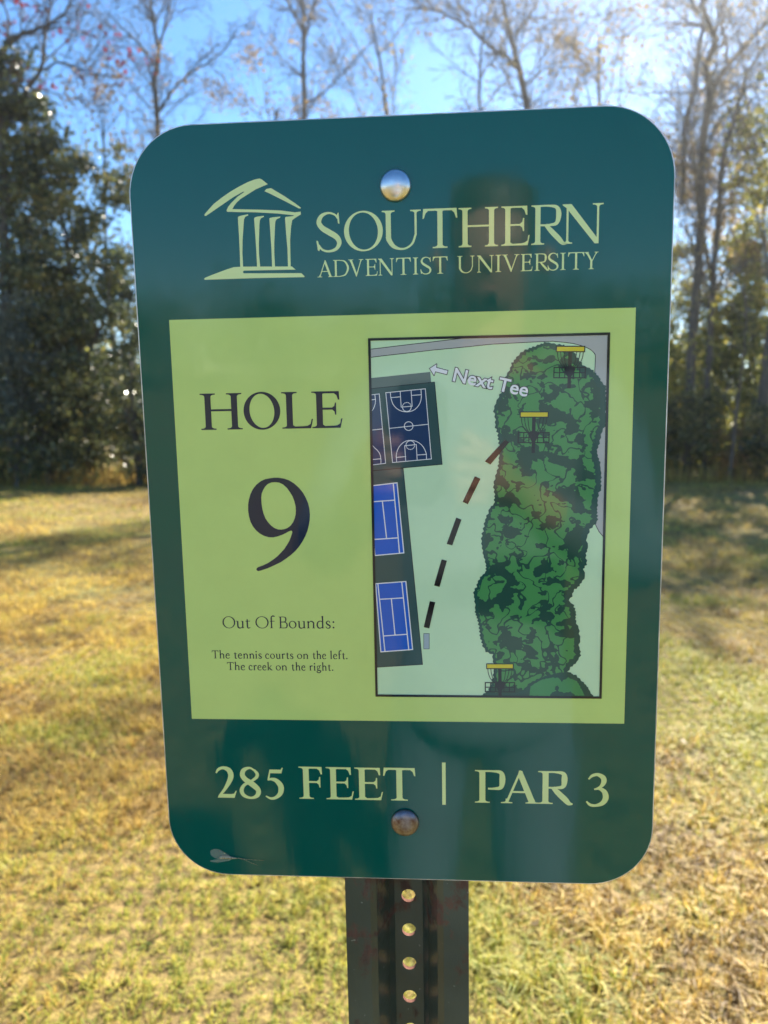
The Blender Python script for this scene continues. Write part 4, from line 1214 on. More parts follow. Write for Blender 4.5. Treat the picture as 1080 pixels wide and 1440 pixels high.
def tree_meshes(seed, H, r0, P=BARE, stems=None, leaf=None, twig_min=.0055):
    """returns trunk mesh (trunk + limbs) and crown mesh (branchlets, twigs and whatever leaves hang on)"""
    rg = np.random.default_rng(seed)
    out = []
    for (bx, by, lx, ly, hs, rs) in (stems or [(0, 0, 0, 0, 1, 1)]):
        grow(out, rg, np.array([bx, by, -.15]), np.array([lx, ly, 1.0]) / math.sqrt(1 + lx * lx + ly * ly), H * hs, r0 * rs, 0, P)
    big = [(p, r_) for d, p, r_ in out if d < 2]
    mid = [(p, np.maximum(r_, twig_min)) for d, p, r_ in out if d >= 2]
    tm = tube_mesh('trunk', [(p, np.array(r_) * np.where(np.arange(len(r_)) == 0, 1.25, 1)) for p, r_ in big], 8, [M['bark']])
    # twigs as slim 3-sided tubes
    tw = tube_mesh('crown', mid, 3, [M['twig']], False)
    if leaf:
        n, size, mtl, zmin, zmax = leaf
        tips = np.array([p[-1] for d, p, r_ in out if d >= 3])
        tips = tips[(tips[:, 2] > zmin) & (tips[:, 2] < zmax)]
        if len(tips):
            c = tips[rg.integers(0, len(tips), n)] + rg.normal(size=(n, 3)) * .16
            v, q, tt = leaf_cloud(c, size, seed + 5, np.clip(rg.random(n), 0, 1))
            nv = len(tw.vertices)
            co = np.empty(nv * 3, np.float32); tw.vertices.foreach_get('co', co)
            lp = np.empty(len(tw.loops), np.int32); tw.loops.foreach_get('vertex_index', lp)
            q0 = lp.reshape(-1, 4)
            me = np_mesh('crown', np.concatenate([co.reshape(-1, 3), v]), [q0, q + nv], [M['twig'], M[mtl]], np.concatenate([np.zeros(len(q0)), np.ones(len(q))]))
            a_ = me.attributes.new('tint', 'FLOAT', 'POINT'); a_.data.foreach_set('value', np.concatenate([np.zeros(nv), tt]).astype(np.float32))
            tw = me
    return tm, tw

def at(px, D_):                                # x of a thing seen at photo column px, D_ metres ahead
    return (px - 540) / 1081 * D_

def place(name, label, cat, x, y, parts, rot=0.0, scale=1.0, group=None):
    t = empty(name, (x, y, float(field_z(np.array([x]), np.array([y]))[0]) - .03), rot)
    t.scale = (scale,) * 3
    tag(t, label, cat, group)
    for nm, me in parts: link(nm, me, t)
    return t

WOODG = 'trees along the field edge'
BUSHG = 'shrubs along the field edge'
TRACED = json.loads('''{"ivy":[[[[0.0,0.11],[0.04,2.92],[-0.04,5.14],[0.04,7.73],[-0.02,9.96],[-0.15,10.7],[-0.37,11.44],[-0.48,12.36]],0.2,0.05],[[[-0.02,9.77],[0.19,10.7],[0.59,10.88],[1.15,11.16],[1.61,11.4],[1.98,11.81]],0.085,0.03],[[[0.04,8.66],[0.5,9.49],[0.96,10.05],[1.2,10.36],[1.24,10.88],[1.3,11.4],[1.41,12.08],[1.41,13.1]],0.08,0.02],[[[1.11,10.18],[1.52,10.33],[1.98,10.21],[2.53,10.03],[3.0,9.96]],0.035,0.012],[[[1.2,11.16],[1.7,11.21],[2.26,11.03],[2.63,10.88]],0.03,0.01],[[[0.19,10.7],[0.26,11.44],[0.04,12.18],[0.13,13.1]],0.04,0.015]],
"fork":[[[[0.03,-0.91],[-0.03,6.08],[0.03,11.78],[0.0,13.08],[0.08,14.11],[-0.05,15.15],[-0.18,16.19],[-0.26,17.48]],0.15,0.04],[[[0.0,12.3],[0.57,13.03],[1.3,13.65],[2.2,14.24],[2.85,14.89]],0.07,0.015],[[[0.03,13.54],[-0.47,14.27],[-1.04,14.79],[-1.61,15.36],[-2.07,16.06]],0.06,0.012],[[[0.05,14.24],[0.31,15.15],[0.67,16.19],[0.83,17.22]],0.06,0.015],[[[-0.03,15.02],[-0.39,15.67],[-0.57,16.57],[-0.91,17.35]],0.04,0.012]],
"straight":[[[[0.06,-1.25],[0.0,6.74],[0.0,14.29],[0.0,15.62],[0.06,16.8],[-0.06,17.99],[-0.27,19.47]],0.16,0.05],[[[0.0,16.36],[0.3,17.4],[0.65,18.88],[0.83,19.76]],0.07,0.02],[[[0.06,16.75],[-0.47,17.69],[-0.86,18.73],[-1.07,19.76]],0.06,0.02],[[[0.03,14.14],[0.62,14.44],[1.36,15.09],[2.19,15.92],[2.99,16.8]],0.06,0.015],[[[0.0,15.03],[-0.65,15.62],[-1.3,16.21],[-1.84,17.1]],0.05,0.012]],
"lean":[[[[0.0,-0.65],[-0.05,5.59],[-0.14,10.22],[-0.28,11.84],[-0.51,12.53],[-0.72,13.64],[-0.95,14.61],[-1.11,15.77]],0.19,0.06],[[[-0.42,12.25],[-0.86,12.81],[-1.43,13.27],[-2.01,13.69],[-2.82,14.1],[-3.63,14.47],[-4.56,14.98]],0.09,0.02],[[[-0.65,13.41],[-0.16,14.1],[0.19,14.84],[0.46,15.54]],0.06,0.02],[[[-1.62,9.99],[-1.71,11.84],[-1.67,13.23],[-1.39,14.38],[-1.3,15.77]],0.06,0.02],[[[-0.32,11.95],[0.19,12.3],[0.76,12.72],[1.34,12.99]],0.05,0.015],[[[-2.01,13.69],[-2.36,14.38],[-2.87,15.03],[-3.28,15.65]],0.04,0.012]],
"multi":[[[[0.0,0.47],[-0.02,3.38],[0.0,5.33],[0.02,7.27],[0.02,8.53],[0.02,9.64],[0.08,10.18],[0.04,10.67],[0.12,11.15],[-0.04,11.5],[-0.21,11.93],[-0.25,12.51],[-0.29,13.49]],0.16,0.05],[[[-0.43,7.27],[-0.47,9.21],[-0.31,9.99],[-0.23,10.96],[-0.16,11.54],[-0.08,12.13],[0.17,12.71],[0.37,13.49]],0.085,0.03],[[[0.04,9.5],[0.37,10.38],[0.82,10.92],[1.4,11.58],[2.12,12.22],[2.8,12.71]],0.09,0.03],[[[0.47,0.37],[0.47,3.77],[0.49,6.69],[0.51,8.24],[0.66,9.12],[0.85,9.89],[1.09,10.57],[1.53,11.15],[2.21,11.54]],0.11,0.03],[[[0.6,10.67],[0.52,11.54],[0.51,11.78],[0.82,12.22],[1.24,12.59],[1.63,13.1]],0.05,0.015],[[[0.12,11.15],[0.37,11.45],[0.52,11.78]],0.04,0.02],[[[-0.21,11.93],[-0.7,12.71],[-1.19,13.1],[-1.48,13.49]],0.05,0.015],[[[-0.19,11.64],[-0.8,11.7],[-1.38,11.64]],0.03,0.01],[[[1.44,11.64],[1.67,12.32],[1.92,13.0],[2.12,13.49]],0.05,0.02],[[[0.04,8.44],[0.37,9.21],[0.76,9.64]],0.05,0.03],[[[0.89,9.99],[1.44,10.28],[2.12,10.38]],0.04,0.015]]}''')

def traced_meshes(key, seed, per_m=3.5, twig_len=(1.0, 2.3), leaf=None, twig_min=.0065, zmin=4.0):
    """a bare tree from its main stems (x, height in metres, with radii); branchlets and twigs grow from them"""
    rg = np.random.default_rng(seed)
    out = []
    P = dict(BARE, kids=[0, 0, 7, 5], start=[.3, .2, .12, .1], ang=[40, 40, 40, 38], lr=[.5, .5, .50, .5])
    for si, (pts, r0, r1) in enumerate(TRACED[key]):
        dep = np.cumsum(rg.normal(0, .14, len(pts))); dep -= dep[0]
        p3 = spline([(p[0], dep[i], p[1]) for i, p in enumerate(pts)], 5)
        p3 = [q + rg.normal(size=3) * .012 for q in p3]
        rad = np.linspace(r0, r1, len(p3))
        if pts[0][1] < 1.0: p3[0] = p3[0] * [1, 1, 0] + [0, 0, -.15]
        out.append((0 if si == 0 else 1, p3, list(rad)))
        a0 = rg.random() * 6.28
        for i in range(len(p3) - 1):
            d = p3[i + 1] - p3[i]; L = np.linalg.norm(d); d = d / (L + 1e-9)
            m_ = rg.poisson(L * per_m) if p3[i][2] > zmin else 0
            for _ in range(m_):
                q = p3[i] + (p3[i + 1] - p3[i]) * rg.random()
                a0 += 2.4 + rg.normal() * .5
                u = np.cross(d, [.3, .2, .4]); u /= np.linalg.norm(u); v = np.cross(d, u)
                an = R(46 + rg.normal() * 12)
                nd = d * math.cos(an) + (u * math.cos(a0) + v * math.sin(a0)) * math.sin(an)
                grow(out, rg, q, nd, rg.uniform(*twig_len), min(rad[i] * .5, .028), 2, P)
    big = [(p, np.array(r_) * .8) for d, p, r_ in out if d < 2]
    mid = [(p, np.maximum(r_, twig_min)) for d, p, r_ in out if d >= 2]
    tm = tube_mesh('trunk', big, 8, [M['bark']])
    tw = tube_mesh('crown', mid, 3, [M['twig']], False)
    if leaf:
        n, size, mtl, z0, z1 = leaf
        tips = np.array([p[-1] for d, p, r_ in out if d >= 3])
        tips = tips[(tips[:, 2] > z0) & (tips[:, 2] < z1)]
        # leaves hang in loose bunches
        hub = tips[rg.integers(0, len(tips), max(6, n // 14))]
        c = np.repeat(hub, 14, 0) + rg.normal(size=(len(hub) * 14, 3)) * .20
        v, q, tt = leaf_cloud(c, size, seed + 5, rg.random(len(c)))
        nv = len(tw.vertices)
        co = np.empty(nv * 3, np.float32); tw.vertices.foreach_get('co', co)
        lp = np.empty(len(tw.loops), np.int32); tw.loops.foreach_get('vertex_index', lp); q0 = lp.reshape(-1, 4)
        me = np_mesh('crown', np.concatenate([co.reshape(-1, 3), v]), [q0, q + nv], [M['twig'], M[mtl]], np.concatenate([np.zeros(len(q0)), np.ones(len(q))]))
        a_ = me.attributes.new('tint', 'FLOAT', 'POINT'); a_.data.foreach_set('value', np.concatenate([np.zeros(nv), tt]).astype(np.float32))
        tw = me
    return tm, tw

def traced(key, seed, name, label, px, D_, **kw):
    a_, b_ = traced_meshes(key, seed, **kw)
    return place(name, label, 'tree', at(px, D_), D_, [('trunk', a_), ('crown', b_)], 0, group=WOODG)

# --- left: ivy-clad tree with bare top, evergreens and shrubs
tm, tw = traced_meshes('ivy', 101, 3.6, (.8, 1.9), (300, .13, 'redleaf', 9.6, 12.6), zmin=8.5)
ivy = leaf_mesh('ivy', 102, 15000, [(0, 0, 2.2, 1.2, 1.1, 2.6), (.1, 0, 5.4, 1.1, .95, 2.6), (0, 0, 8.6, .85, .75, 2.3), (1.0, -.1, 7.8, .9, .7, 1.1), (-.9, .1, 6.8, .9, .7, 1.2), (0, 0, 10.1, .6, .6, 1.3), (-.8, 0, 9.3, .8, .6, 1.4), (.8, .1, 9.0, .6, .5, .7)], .13, M['evergreen'], .40, 80)
place('ivy_clad_tree', 'tall dark tree cloaked in ivy with bare reddish top at the far left edge', 'tree', at(28, 20), 20, [('trunk', tm), ('crown', tw), ('ivy', ivy)], 0, group=WOODG)

def evergreen(seed, n, lobes, size=.13, mtl='evergreen', th=3.0, r0=.11, clump=.42, per=90):
    f = leaf_mesh('crown', seed, n, lobes, size, M[mtl], clump, per)
    rg = np.random.default_rng(seed)
    tr = []
    P = dict(seg=[7, 4, 3], taper=[.3, .3, .4], wob=[.05, .12, .16], trop=[.04, .10, .06], kids=[7, 4], start=[.25, .3], ang=[45, 40], rr=[.5, .55], lr=[.40, .5])
    grow(tr, rg, np.array([0, 0, -.15]), np.array([0, 0, 1.0]), th, r0, 0, P)
    t = tube_mesh('trunk', [(p, r_) for d, p, r_ in tr], 6, [M['bark']])
    return [('trunk', t), ('crown', f)]

place('evergreen_tree', 'dense glossy dark evergreen tree just left of the sign', 'tree', at(128, 20.5), 20.5,
      evergreen(111, 16000, [(0, 0, 2.2, 1.7, 1.5, 2.0), (-.4, 0, 4.8, 1.6, 1.4, 1.8), (-.2, 0, 7.0, 1.5, 1.1, 1.5), (-.8, 0, 8.3, .9, .7, .9), (.9, .1, 7.9, .9, .7, 1.0), (1.1, 0, 5.2, .9, .9, .9)], th=7.5, r0=.14), .3, group=WOODG)
place('evergreen_tree', 'second evergreen filling the gap between the ivy-clad tree and the dense evergreen', 'tree', at(72, 22), 22,
      evergreen(116, 12000, [(0, 0, 2.4, 1.7, 1.4, 2.2), (.2, 0, 5.0, 1.5, 1.3, 2.0), (.1, 0, 7.2, 1.0, .9, 1.3)], th=6.5), 2.1, group=WOODG)
place('evergreen_shrub', 'broad dark evergreen shrub at the foot of the ivy-clad tree', 'shrub', at(70, 18.9), 18.9,
      evergreen(112, 5200, [(0, 0, 1.5, 1.5, 1.1, 1.5), (.5, 0, 3.0, 1.0, .9, 1.2)], th=3.0), 1.0, group=BUSHG)
place('grey_shrub', 'pale grey-green feathery shrub at the left edge', 'shrub', at(22, 18.2), 18.2,
      evergreen(113, 3000, [(0, 0, 3.6, .7, .6, 1.1), (0, 0, 2.0, .7, .6, 1.4)], .10, 'greygreen', 3.2, .06), .2, group=BUSHG)
place('evergreen_shrub', 'olive evergreen shrub touching the left edge of the sign', 'shrub', at(196, 19.2), 19.2,
      evergreen(114, 4600, [(0, 0, 1.5, 1.2, 1.0, 1.6), (.1, 0, 3.6, .9, .8, 1.2)], .12, 'evergreen', 3.4), 2.0, group=BUSHG)
place('autumn_tree', 'slim tree with orange-brown leaves above the evergreen left of the sign', 'tree', at(172, 23), 23,
      [('trunk', (q := tree_meshes(121, 10.0, .09, dict(BARE, kids=[8, 5, 4, 3]), leaf=(1500, .10, 'brownleaf', 5.5, 12)))[0]), ('crown', q[1])], .9, group=WOODG)
place('small_evergreen', 'low dark evergreen beyond the left end of the field', 'tree', at(-110, 20), 20,
      evergreen(115, 7000, [(0, 0, 2.2, 1.9, 1.6, 2.1), (0, 0, 5, 1.4, 1.3, 2.0)], th=5.5), .3, group=WOODG)

# --- bare trees against the sky
def bare(seed, label, px, D_, H, r0, rot=0., P=BARE, stems=None, leaf=None, name='bare_tree', lean=None):
    a_, b_ = tree_meshes(seed, H, r0, P, stems, leaf)
    return place(name, label, 'tree', at(px, D_), D_, [('trunk', a_), ('crown', b_)], rot, group=WOODG)

FINE = dict(BARE, kids=[12, 7, 6, 5], start=[.28, .2, .15, .1], ang=[36, 38, 38, 36])
traced('fork', 201, 'bare_tree', 'bare forked tree rising behind the top left corner of the sign', 240, 28)
traced('straight', 202, 'bare_tree', 'straight slender bare tree behind the top edge of the sign, left of the upper bolt', 434, 32)
traced('lean', 203, 'bare_tree', 'bare tree leaning left behind the top edge of the sign, right of the upper bolt', 742, 25, leaf=(700, .10, 'tanleaf', 9, 15))
bare(204, 'thin leaning tree with a few tan leaves directly behind the upper bolt', 575, 30, 17, .14, 2.2, FINE, None, (1100, .12, 'tanleaf', 7, 17))
bare(205, 'bushy tan-leaved tree behind the top right corner of the sign', 840, 28, 14.5, .15, 3.0, FINE, None, (2600, .12, 'tanleaf', 5, 15))
place('autumn_tree', 'round brown-leaved treetop behind the emblem corner of the sign', 'tree', at(388, 29), 29,
      [('trunk', (q := tree_meshes(122, 12.6, .14, dict(BARE, kids=[8, 6, 4, 3]), leaf=(2600, .10, 'brownleaf', 9.8, 13.2)))[0]), ('crown', q[1])], .3, group=WOODG)

# --- right: many-stemmed bare tree, a leafy neighbour, sapling and sunlit shrubs
MULTI = dict(BARE, kids=[9, 7, 6, 5], start=[.34, .2, .15, .1], ang=[34, 38, 38, 36])
traced('multi', 211, 'bare_tree', 'large many-stemmed bare tree right of the sign with limbs sweeping up to the right', 966, 21, leaf=(1500, .09, 'tanleaf', 3, 12))
bare(212, 'dark leafy tree standing at the right edge of the picture', 1064, 20.2, 12, .16, .8, MULTI, None, (4600, .13, 'yellowgreen', 2.5, 10))
bare(214, 'olive-leaved tree between the many-stemmed tree and the right edge of the picture', 1012, 24, 11.5, .13, 1.9, FINE, None, (4200, .13, 'tanleaf', 3.0, 9.5))
place('understorey_tree', 'slim yellow-green tree filling the gap at the right edge of the sign', 'tree', at(948, 24), 24,
      evergreen(320, 6000, [(0, 0, 3.0, 1.3, .9, 1.9), (.2, 0, 5.2, .95, .8, 1.3), (-.2, 0, 6.6, .6, .6, .8)], .11, 'yellowgreen', 6.2, .07, .34, 60), .6, group=WOODG)
place('understorey_tree', 'slender olive tree behind the sapling near the right edge of the picture', 'tree', at(1040, 23.4), 23.4,
      evergreen(321, 4600, [(0, 0, 4.6, .9, .7, 1.2), (.3, 0, 6.8, .8, .7, 1.0), (-.3, 0, 8.2, .6, .6, .8)], .11, 'yellowgreen', 8.0, .07, .36, 50), 1.6, group=WOODG)
bare(213, 'thin dark sapling in front of the sunlit shrubs at the right', 1026, 19.2, 5.0, .055, .3, dict(BARE, kids=[6, 4, 3, 3]), None, (500, .09, 'yellowgreen', 1.5, 5), 'sapling')
sh = [(965, 20.6, 2.6, 'dark shrub at the right edge of the sign below the many-stemmed tree', 'evergreen', 3600, 1.0),
      (1000, 22.5, 5.4, 'tall yellow-green sunlit shrub right of the sign', 'yellowgreen', 6400, 1.3),
      (1062, 21.6, 5.8, 'yellow-green sunlit shrub at the right edge of the picture', 'yellowgreen', 6400, 1.4),
      (1030, 20.4, 1.5, 'low brownish shrub in the shade under the sapling', 'brownleaf', 1500, .8),
      (1085, 19.4, 2.0, 'low dark shrub cut off by the right edge of the picture', 'evergreen', 2600, 1.0)]
for k, (px, D_, hh, lb, mt, n, wdt) in enumerate(sh):
    place('shrub', lb, 'shrub', at(px, D_), D_, evergreen(300 + k, n, [(0, 0, hh * .40, wdt, .9, hh * .42), (.1, 0, hh * .74, wdt * .75, .7, hh * .30)], .11, mt, hh * .85, .06, .36, 70), k * 1.3, group=BUSHG)
# more of the field edge, hidden behind the sign from here
hid = [(290, 21, 3.4, 'evergreen'), (370, 22, 2.8, 'yellowgreen'), (450, 21.4, 3.6, 'evergreen'), (540, 22, 3.0, 'yellowgreen'), (620, 21, 3.4, 'evergreen'), (700, 22.4, 3.0, 'brownleaf'), (780, 21.4, 3.3, 'yellowgreen'), (860, 21.8, 3.2, 'evergreen'), (925, 22, 3.6, 'yellowgreen')]
nm = {'evergreen': 'dark evergreen', 'yellowgreen': 'yellow-green', 'brownleaf': 'brown-leaved'}
where = ['under the emblem', 'under the school name', 'left of the map', 'behind the bolt line', 'behind the map', 'behind the basketball court of the map', 'behind the middle of the drawn wood', 'behind the right border', 'at the right edge of the sign']
for k, (px, D_, hh, mt) in enumerate(hid):
    place('shrub', f'{nm[mt]} shrub of the field edge hidden {where[k]}' if k < 8 else 'yellow-green shrub just showing at the right edge of the sign', 'shrub', at(px, D_), D_,
          evergreen(330 + k, 2600, [(0, 0, hh * .40, 1.3, 1.0, hh * .42), (.1, 0, hh * .74, .9, .7, hh * .30)], .13, mt, hh * .85, .06, .40, 70), k * .9, group=BUSHG)

# --- the wood further back, one mass of foliage and stems
def wood_mass(name, seed, x0, x1, y0, y1, hgt, n, size, mtl, stems):
    rg = np.random.default_rng(seed)
    nc = n // 60
    cx_ = rg.uniform(x0, x1, nc); cy_ = rg.uniform(y0, y1, nc)
    top = hgt * (.55 + .75 * fbm(np.stack([cx_ * .22, cy_ * .1], 1), 3, seed))
    cz = top * rg.random(nc) ** .8
    c = np.repeat(np.stack([cx_, cy_, cz], 1), 60, 0) + rg.normal(size=(nc * 60, 3)) * np.array([.55, .55, .40]) * (size / .22)
    c[:, 2] = np.abs(c[:, 2])
    tt = np.clip(np.repeat(rg.uniform(0, .85, nc), 60) + rg.normal(0, .2, nc * 60), 0, 1)
    v, q, t4 = leaf_cloud(c, size, seed + 2, tt)
    paths = []
    for k in range(stems):
        b_ = np.array([rg.uniform(x0, x1), rg.uniform(y0, y1), -.2]); hh = hgt * rg.uniform(.8, 1.5)
        paths.append(([b_, b_ + [rg.normal() * .2, 0, hh * .5], b_ + [rg.normal() * .5, 0, hh]], [.10, .07, .02]))
    tb = tube_mesh('tmp', paths, 4, [M['bark']])
    nv = len(tb.vertices); co = np.empty(nv * 3, np.float32); tb.vertices.foreach_get('co', co)
    lp = np.empty(len(tb.loops), np.int32); tb.loops.foreach_get('vertex_index', lp); q0 = lp.reshape(-1, 4)
    bpy.data.meshes.remove(tb)
    me = np_mesh(name, np.concatenate([co.reshape(-1, 3), v]), [q0, q + nv], [M['bark'], M[mtl]], np.concatenate([np.zeros(len(q0)), np.ones(len(q))]))
    a_ = me.attributes.new('tint', 'FLOAT', 'POINT'); a_.data.foreach_set('value', np.concatenate([np.zeros(nv), t4]).astype(np.float32))
    return tag(link(name, me), kind='stuff')
wood_mass('distant_woods', 401, -52, 46, 27, 36, 5.2, 60000, .24, 'yellowgreen', 90)
wood_mass('distant_woods', 402, -30, 30, 24, 27, 2.6, 22000, .20, 'evergreen', 24)
wood_mass('distant_woods', 403, -90, 90, -86, -74, 9.5, 26000, .75, 'yellowgreen', 60)

# --- rough weeds where the mown field meets the trees
n = 11000
wx = rng.uniform(-17, 17, n); wy = 19.6 + rng.normal(0, .55, n) + 1.1 * (fbm(np.stack([wx * .5, wx * 0], 1), 2, 61) - .5) + (wx > 5) * .6
hh = (.10 + .45 * rng.random(n) ** 2) * (.5 + 1.1 * fbm(np.stack([wx * .8, wy * .8], 1), 2, 62))
wa = rng.random(n) * 6.283; ln_ = rng.random(n) * .5
b_ = np.stack([wx, wy, field_z(wx, wy)], 1)
sd_ = np.stack([-np.sin(wa), np.cos(wa), 0 * wa], 1) * (.006 + .010 * rng.random(n))[:, None]
md = b_ + np.stack([np.cos(wa) * ln_ * hh * .4, np.sin(wa) * ln_ * hh * .4, hh * .6], 1)
tp = b_ + np.stack([np.cos(wa) * ln_ * hh, np.sin(wa) * ln_ * hh, hh], 1)
vv = np.stack([b_ - sd_, b_ + sd_, md - sd_ * .8, md + sd_ * .8, tp], 1).reshape(-1, 3)
k5 = np.arange(n) * 5
me = np_mesh('edge_weeds', vv, [np.stack([k5, k5 + 1, k5 + 3, k5 + 2], 1), np.stack([k5 + 2, k5 + 3, k5 + 4], 1)], [M['grass']])
a_ = me.attributes.new('tint', 'FLOAT', 'POINT'); a_.data.foreach_set('value', np.repeat(np.clip(rng.normal(.25, .22, n), 0, 1), 5).astype(np.float32))
tag(link('edge_weeds', me), kind='stuff')

# --- fallen leaves in the grass
n = 260
x, y = scatter_wedge(n, 1.2, 17, (2, 9))
pts = np.stack([x, y, field_z(x, y) + .035 + .015 * rng.random(n)], 1)
v, q, tt = leaf_cloud(pts, .04, 77, rng.random(n), .7)
me = np_mesh('fallen_leaves', v, [q], [M['litter']])
a_ = me.attributes.new('tint', 'FLOAT', 'POINT'); a_.data.foreach_set('value', tt.astype(np.float32))
tag(link('fallen_leaves', me), kind='stuff')

# ------------------------------------------------------------------ the photographer, mirrored in the glossy sign
def skin_mesh(name, chains, mtl, parent, sub=2):
    """chains of ((x, y, z), radius); equal points are shared; first point is the root"""
    vs, rd, ed, key = [], [], [], {}
    for ch in chains:
        prev = None
        for p, r_ in ch:
            k = tuple(round(c, 4) for c in p)
            if k not in key:
                key[k] = len(vs); vs.append(p); rd.append(r_)
            i = key[k]
            if prev is not None and prev != i: ed.append((prev, i))
            prev = i
    me = bpy.data.meshes.new('tmp'); me.from_pydata(vs, ed, [])
    o = bpy.data.objects.new('tmp', me); COL.objects.link(o)
    sm = o.modifiers.new('s', 'SKIN'); sm.use_smooth_shade = True
    ss = o.modifiers.new('d', 'SUBSURF'); ss.levels = sub; ss.render_levels = sub
    if not me.skin_vertices: me.skin_vertices.new()
    sv = me.skin_vertices[0].data
    for i, r_ in enumerate(rd):
        sv[i].radius = (r_, r_) if not isinstance(r_, tuple) else r_
        sv[i].use_root = (i == 0)
    dg = bpy.context.evaluated_depsgraph_get(); dg.update()
    out = bpy.data.meshes.new_from_object(o.evaluated_get(dg))
    out.name = name
    bpy.data.objects.remove(o); bpy.data.meshes.remove(me)
    out.materials.clear(); out.materials.append(mtl)
    return link(name, out, parent)

def cloth(name, c1, c2, sc_=60, rough=.85):
    m, nt, b = mat(name)
    f = noise(nt, sc_, 4, .6)
    nt.links.new(ramp(nt, f, [(.3, c1), (.7, c2)]), b.inputs['Base Color'])
    b.inputs['Roughness'].default_value = rough
    return m
M['skin'] = cloth('skin', (.42, .24, .17), (.50, .30, .21), 30, .5)
M['hair'] = cloth('dark_hair', (.070, .052, .040), (.12, .09, .07), 120, .5)
M['shirt'] = cloth('grey_blue_shirt', (.13, .17, .20), (.19, .235, .27), 80)
M['lip'] = cloth('lips', (.34, .15, .12), (.40, .18, .15), 80)
M['jeans'] = cloth('grey_jeans', (.13, .16, .20), (.20, .235, .28), 140)
M['shoe'] = cloth('shoe', (.05, .05, .05), (.09, .09, .09), 60, .6)
M['phone'] = cloth('phone_glass', (.012, .016, .024), (.02, .024, .034), 10, .15)

PX, PY = .05, -.50
def pp(x, y, z): return (x, y, z)
pel, spn, che, nkb = pp(0, 0, .98), pp(0, .01, 1.17), pp(0, .02, 1.38), pp(0, .03, 1.535)
hb, hm, ht = pp(.002, .06, 1.615), pp(.004, .085, 1.715), pp(.004, .07, 1.80)
person = empty('person', (PX, PY, 0))
tag(person, 'person in grey-blue shirt and grey jeans holding a phone up in front of the sign', 'person')
ch = [[(pel, .115), (spn, .098), (che, .14), (nkb, .062), (hb, .058), (hm, .082), (ht, .066)],
      [(hm, .082), ((.004, .160, 1.703), .014), ((.004, .174, 1.694), .008)],
      [(hm, .082), ((.004, .122, 1.655), .040), ((.004, .140, 1.628), .020)]]
hands = {-1: dict(sh=(-.185, .015, 1.475), el=(-.27, .17, 1.23), wr=(-.150, .385, 1.385), pa=(-.132, .452, 1.42)),
         1: dict(sh=(.185, .015, 1.475), el=(.25, .17, 1.22), wr=(.045, .385, 1.375), pa=(.004, .452, 1.408))}
for s_, hd in hands.items():
    sh_, el, wr, pa = hd['sh'], hd['el'], hd['wr'], hd['pa']
    ch.append([(che, .14), (sh_, .062), (tuple((np.array(sh_) + el) / 2), .05), (el, .042), (tuple((np.array(el) + wr) / 2), .038), (wr, .026), (pa, (.020, .034))])
    for k in range(4):                                          # fingers curl round behind the phone
        z0 = pa[2] + .028 - .018 * k
        ln = (.9, 1.0, .95, .8)[k]
        ch.append([(pa, (.020, .034)), ((pa[0] - s_ * .004, pa[1] + .028, z0), .0095), ((pa[0] - s_ * .022 * ln, pa[1] + .040, z0 + .002), .0085), ((pa[0] - s_ * .042 * ln, pa[1] + .041, z0 + .003), .0075)])
    ch.append([(pa, (.020, .034)), ((pa[0] - s_ * .010, pa[1] + .006, pa[2] + .036), .011), ((pa[0] - s_ * .028, pa[1] + .010, pa[2] + .052), .009)])
for s_ in (-1, 1):
    hip, kn, an = (s_ * .095, 0, .90), (s_ * .115, .03, .50), (s_ * .13, -.01, .09)
    ch.append([(pel, .115), (hip, .084), (kn, .055), (tuple((np.array(kn) + an) / 2), .052), (an, .036), ((s_ * .14, .13, .035), .034)])
skin_mesh('body', ch, M['skin'], person)
sh_ch = [[(pp(0, 0, .86), .165), (pp(0, 0, .92), .185), (pp(0, .005, 1.05), .165), (spn, .152), (che, .160), (pp(0, .028, 1.50), .080)]]
for s_, hd in hands.items():
    el, wr = np.array(hd['el']), np.array(hd['wr'])
    sh_ch.append([(che, .157), (hd['sh'], .078), (tuple((np.array(hd['sh']) + el) / 2), .066), (tuple(el), .056), (tuple(el + (wr - el) * .5), .050), (tuple(el + (wr - el) * .82), .042)])
skin_mesh('shirt', sh_ch, M['shirt'], person)
je = [[(pp(0, 0, 1.06), .140), (pel, .158)]]
for s_ in (-1, 1):
    je.append([(pel, .158), ((s_ * .095, 0, .88), .103), ((s_ * .115, .03, .50), .074), ((s_ * .13, -.008, .12), .062)])
skin_mesh('jeans', je, M['jeans'], person)
for s_ in (-1, 1):
    skin_mesh('shoe', [[((s_ * .13, -.05, .05), .044), ((s_ * .135, .05, .055), .048), ((s_ * .142, .17, .04), .036)]], M['shoe'], person)
skin_mesh('hair', [[(pp(.004, .045, 1.66), .080), (pp(.004, .045, 1.745), .092), (pp(.004, .07, 1.808), .076)], [(pp(.004, .045, 1.745), .092), (pp(.004, .10, 1.795), .066), (pp(.004, .140, 1.782), .034)]], M['hair'], person)
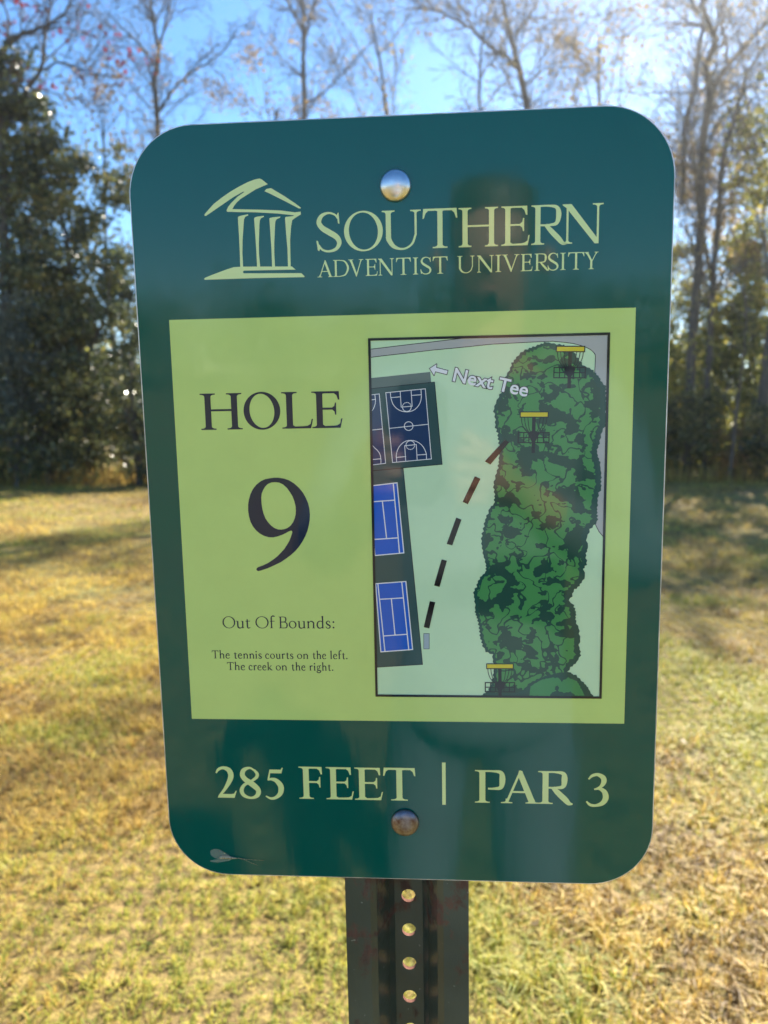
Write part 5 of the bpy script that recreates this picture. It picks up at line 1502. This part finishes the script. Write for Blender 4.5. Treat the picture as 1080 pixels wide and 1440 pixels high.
for s_ in (-1, 1):
    skin_mesh('ear', [[((.004 + s_ * .083, .075, 1.69), .010), ((.004 + s_ * .092, .068, 1.715), .014), ((.004 + s_ * .09, .066, 1.735), .009)]], M['skin'], person, 1)
    skin_mesh('eye', [[((.004 + s_ * .032, .158, 1.722), .009), ((.004 + s_ * .032, .162, 1.7225), .008)]], M['hair'], person, 1)
skin_mesh('mouth', [[((-.018, .160, 1.655), .004), ((.004, .168, 1.653), .006), ((.026, .160, 1.655), .004)]], M['lip'], person, 1)

# the phone: its lens is where the picture is taken from
bm = bmesh.new()
bmesh.ops.create_cube(bm, size=1)
bmesh.ops.scale(bm, vec=(.0720, .0080, .1470), verts=bm.verts)
bmesh.ops.bevel(bm, geom=[e for e in bm.edges if abs((e.verts[0].co - e.verts[1].co).y) > .005], offset=.011, segments=5, affect='EDGES')
me = bpy.data.meshes.new('phone_body'); bm.to_mesh(me); bm.free()
me.materials.append(M['phone'])
ph = empty('phone', (-.024, -.0245, CAM_H - .054))
ph.rotation_euler = (-PITCH, 0, 0)
tag(ph, 'dark phone held upright in both hands of the person facing the sign', 'phone')
link('phone_body', me, ph)
M['lens'] = cloth('lens_glass', (.004, .004, .006), (.010, .010, .014), 40, .05)
for x, z in ((.024, .054), (.024, .030), (.006, .042)):
    l = lathe('lens', [(0, .0022), (.0050, .0022), (.0074, .0020), (.0076, .0)], M['lens'], ph, 24)
    l.location = (x, .0041, z); l.rotation_euler = (-PI / 2, 0, 0)

# ------------------------------------------------------------------ added scattering volume, imitates lens glare towards the sun
bm = bmesh.new()
bmesh.ops.create_cube(bm, size=1)
bmesh.ops.scale(bm, vec=(830, 830, 32), verts=bm.verts)
me = bpy.data.meshes.new('glare_haze'); bm.to_mesh(me); bm.free()
hz = link('glare_haze', me); hz.location = (0, 12, 14.5)
m = bpy.data.materials.new('glare_volume'); m.use_nodes = True
nt = m.node_tree; nt.nodes.remove(nt.nodes['Principled BSDF'])
pv = nt.nodes.new('ShaderNodeVolumePrincipled')
pv.inputs['Color'].default_value = (.95, .97, 1, 1)
pv.inputs['Density'].default_value = .00065
pv.inputs['Anisotropy'].default_value = .80
nt.links.new(pv.outputs[0], nt.nodes['Material Output'].inputs['Volume'])
me.materials.append(m)
tag(hz, kind='stuff')
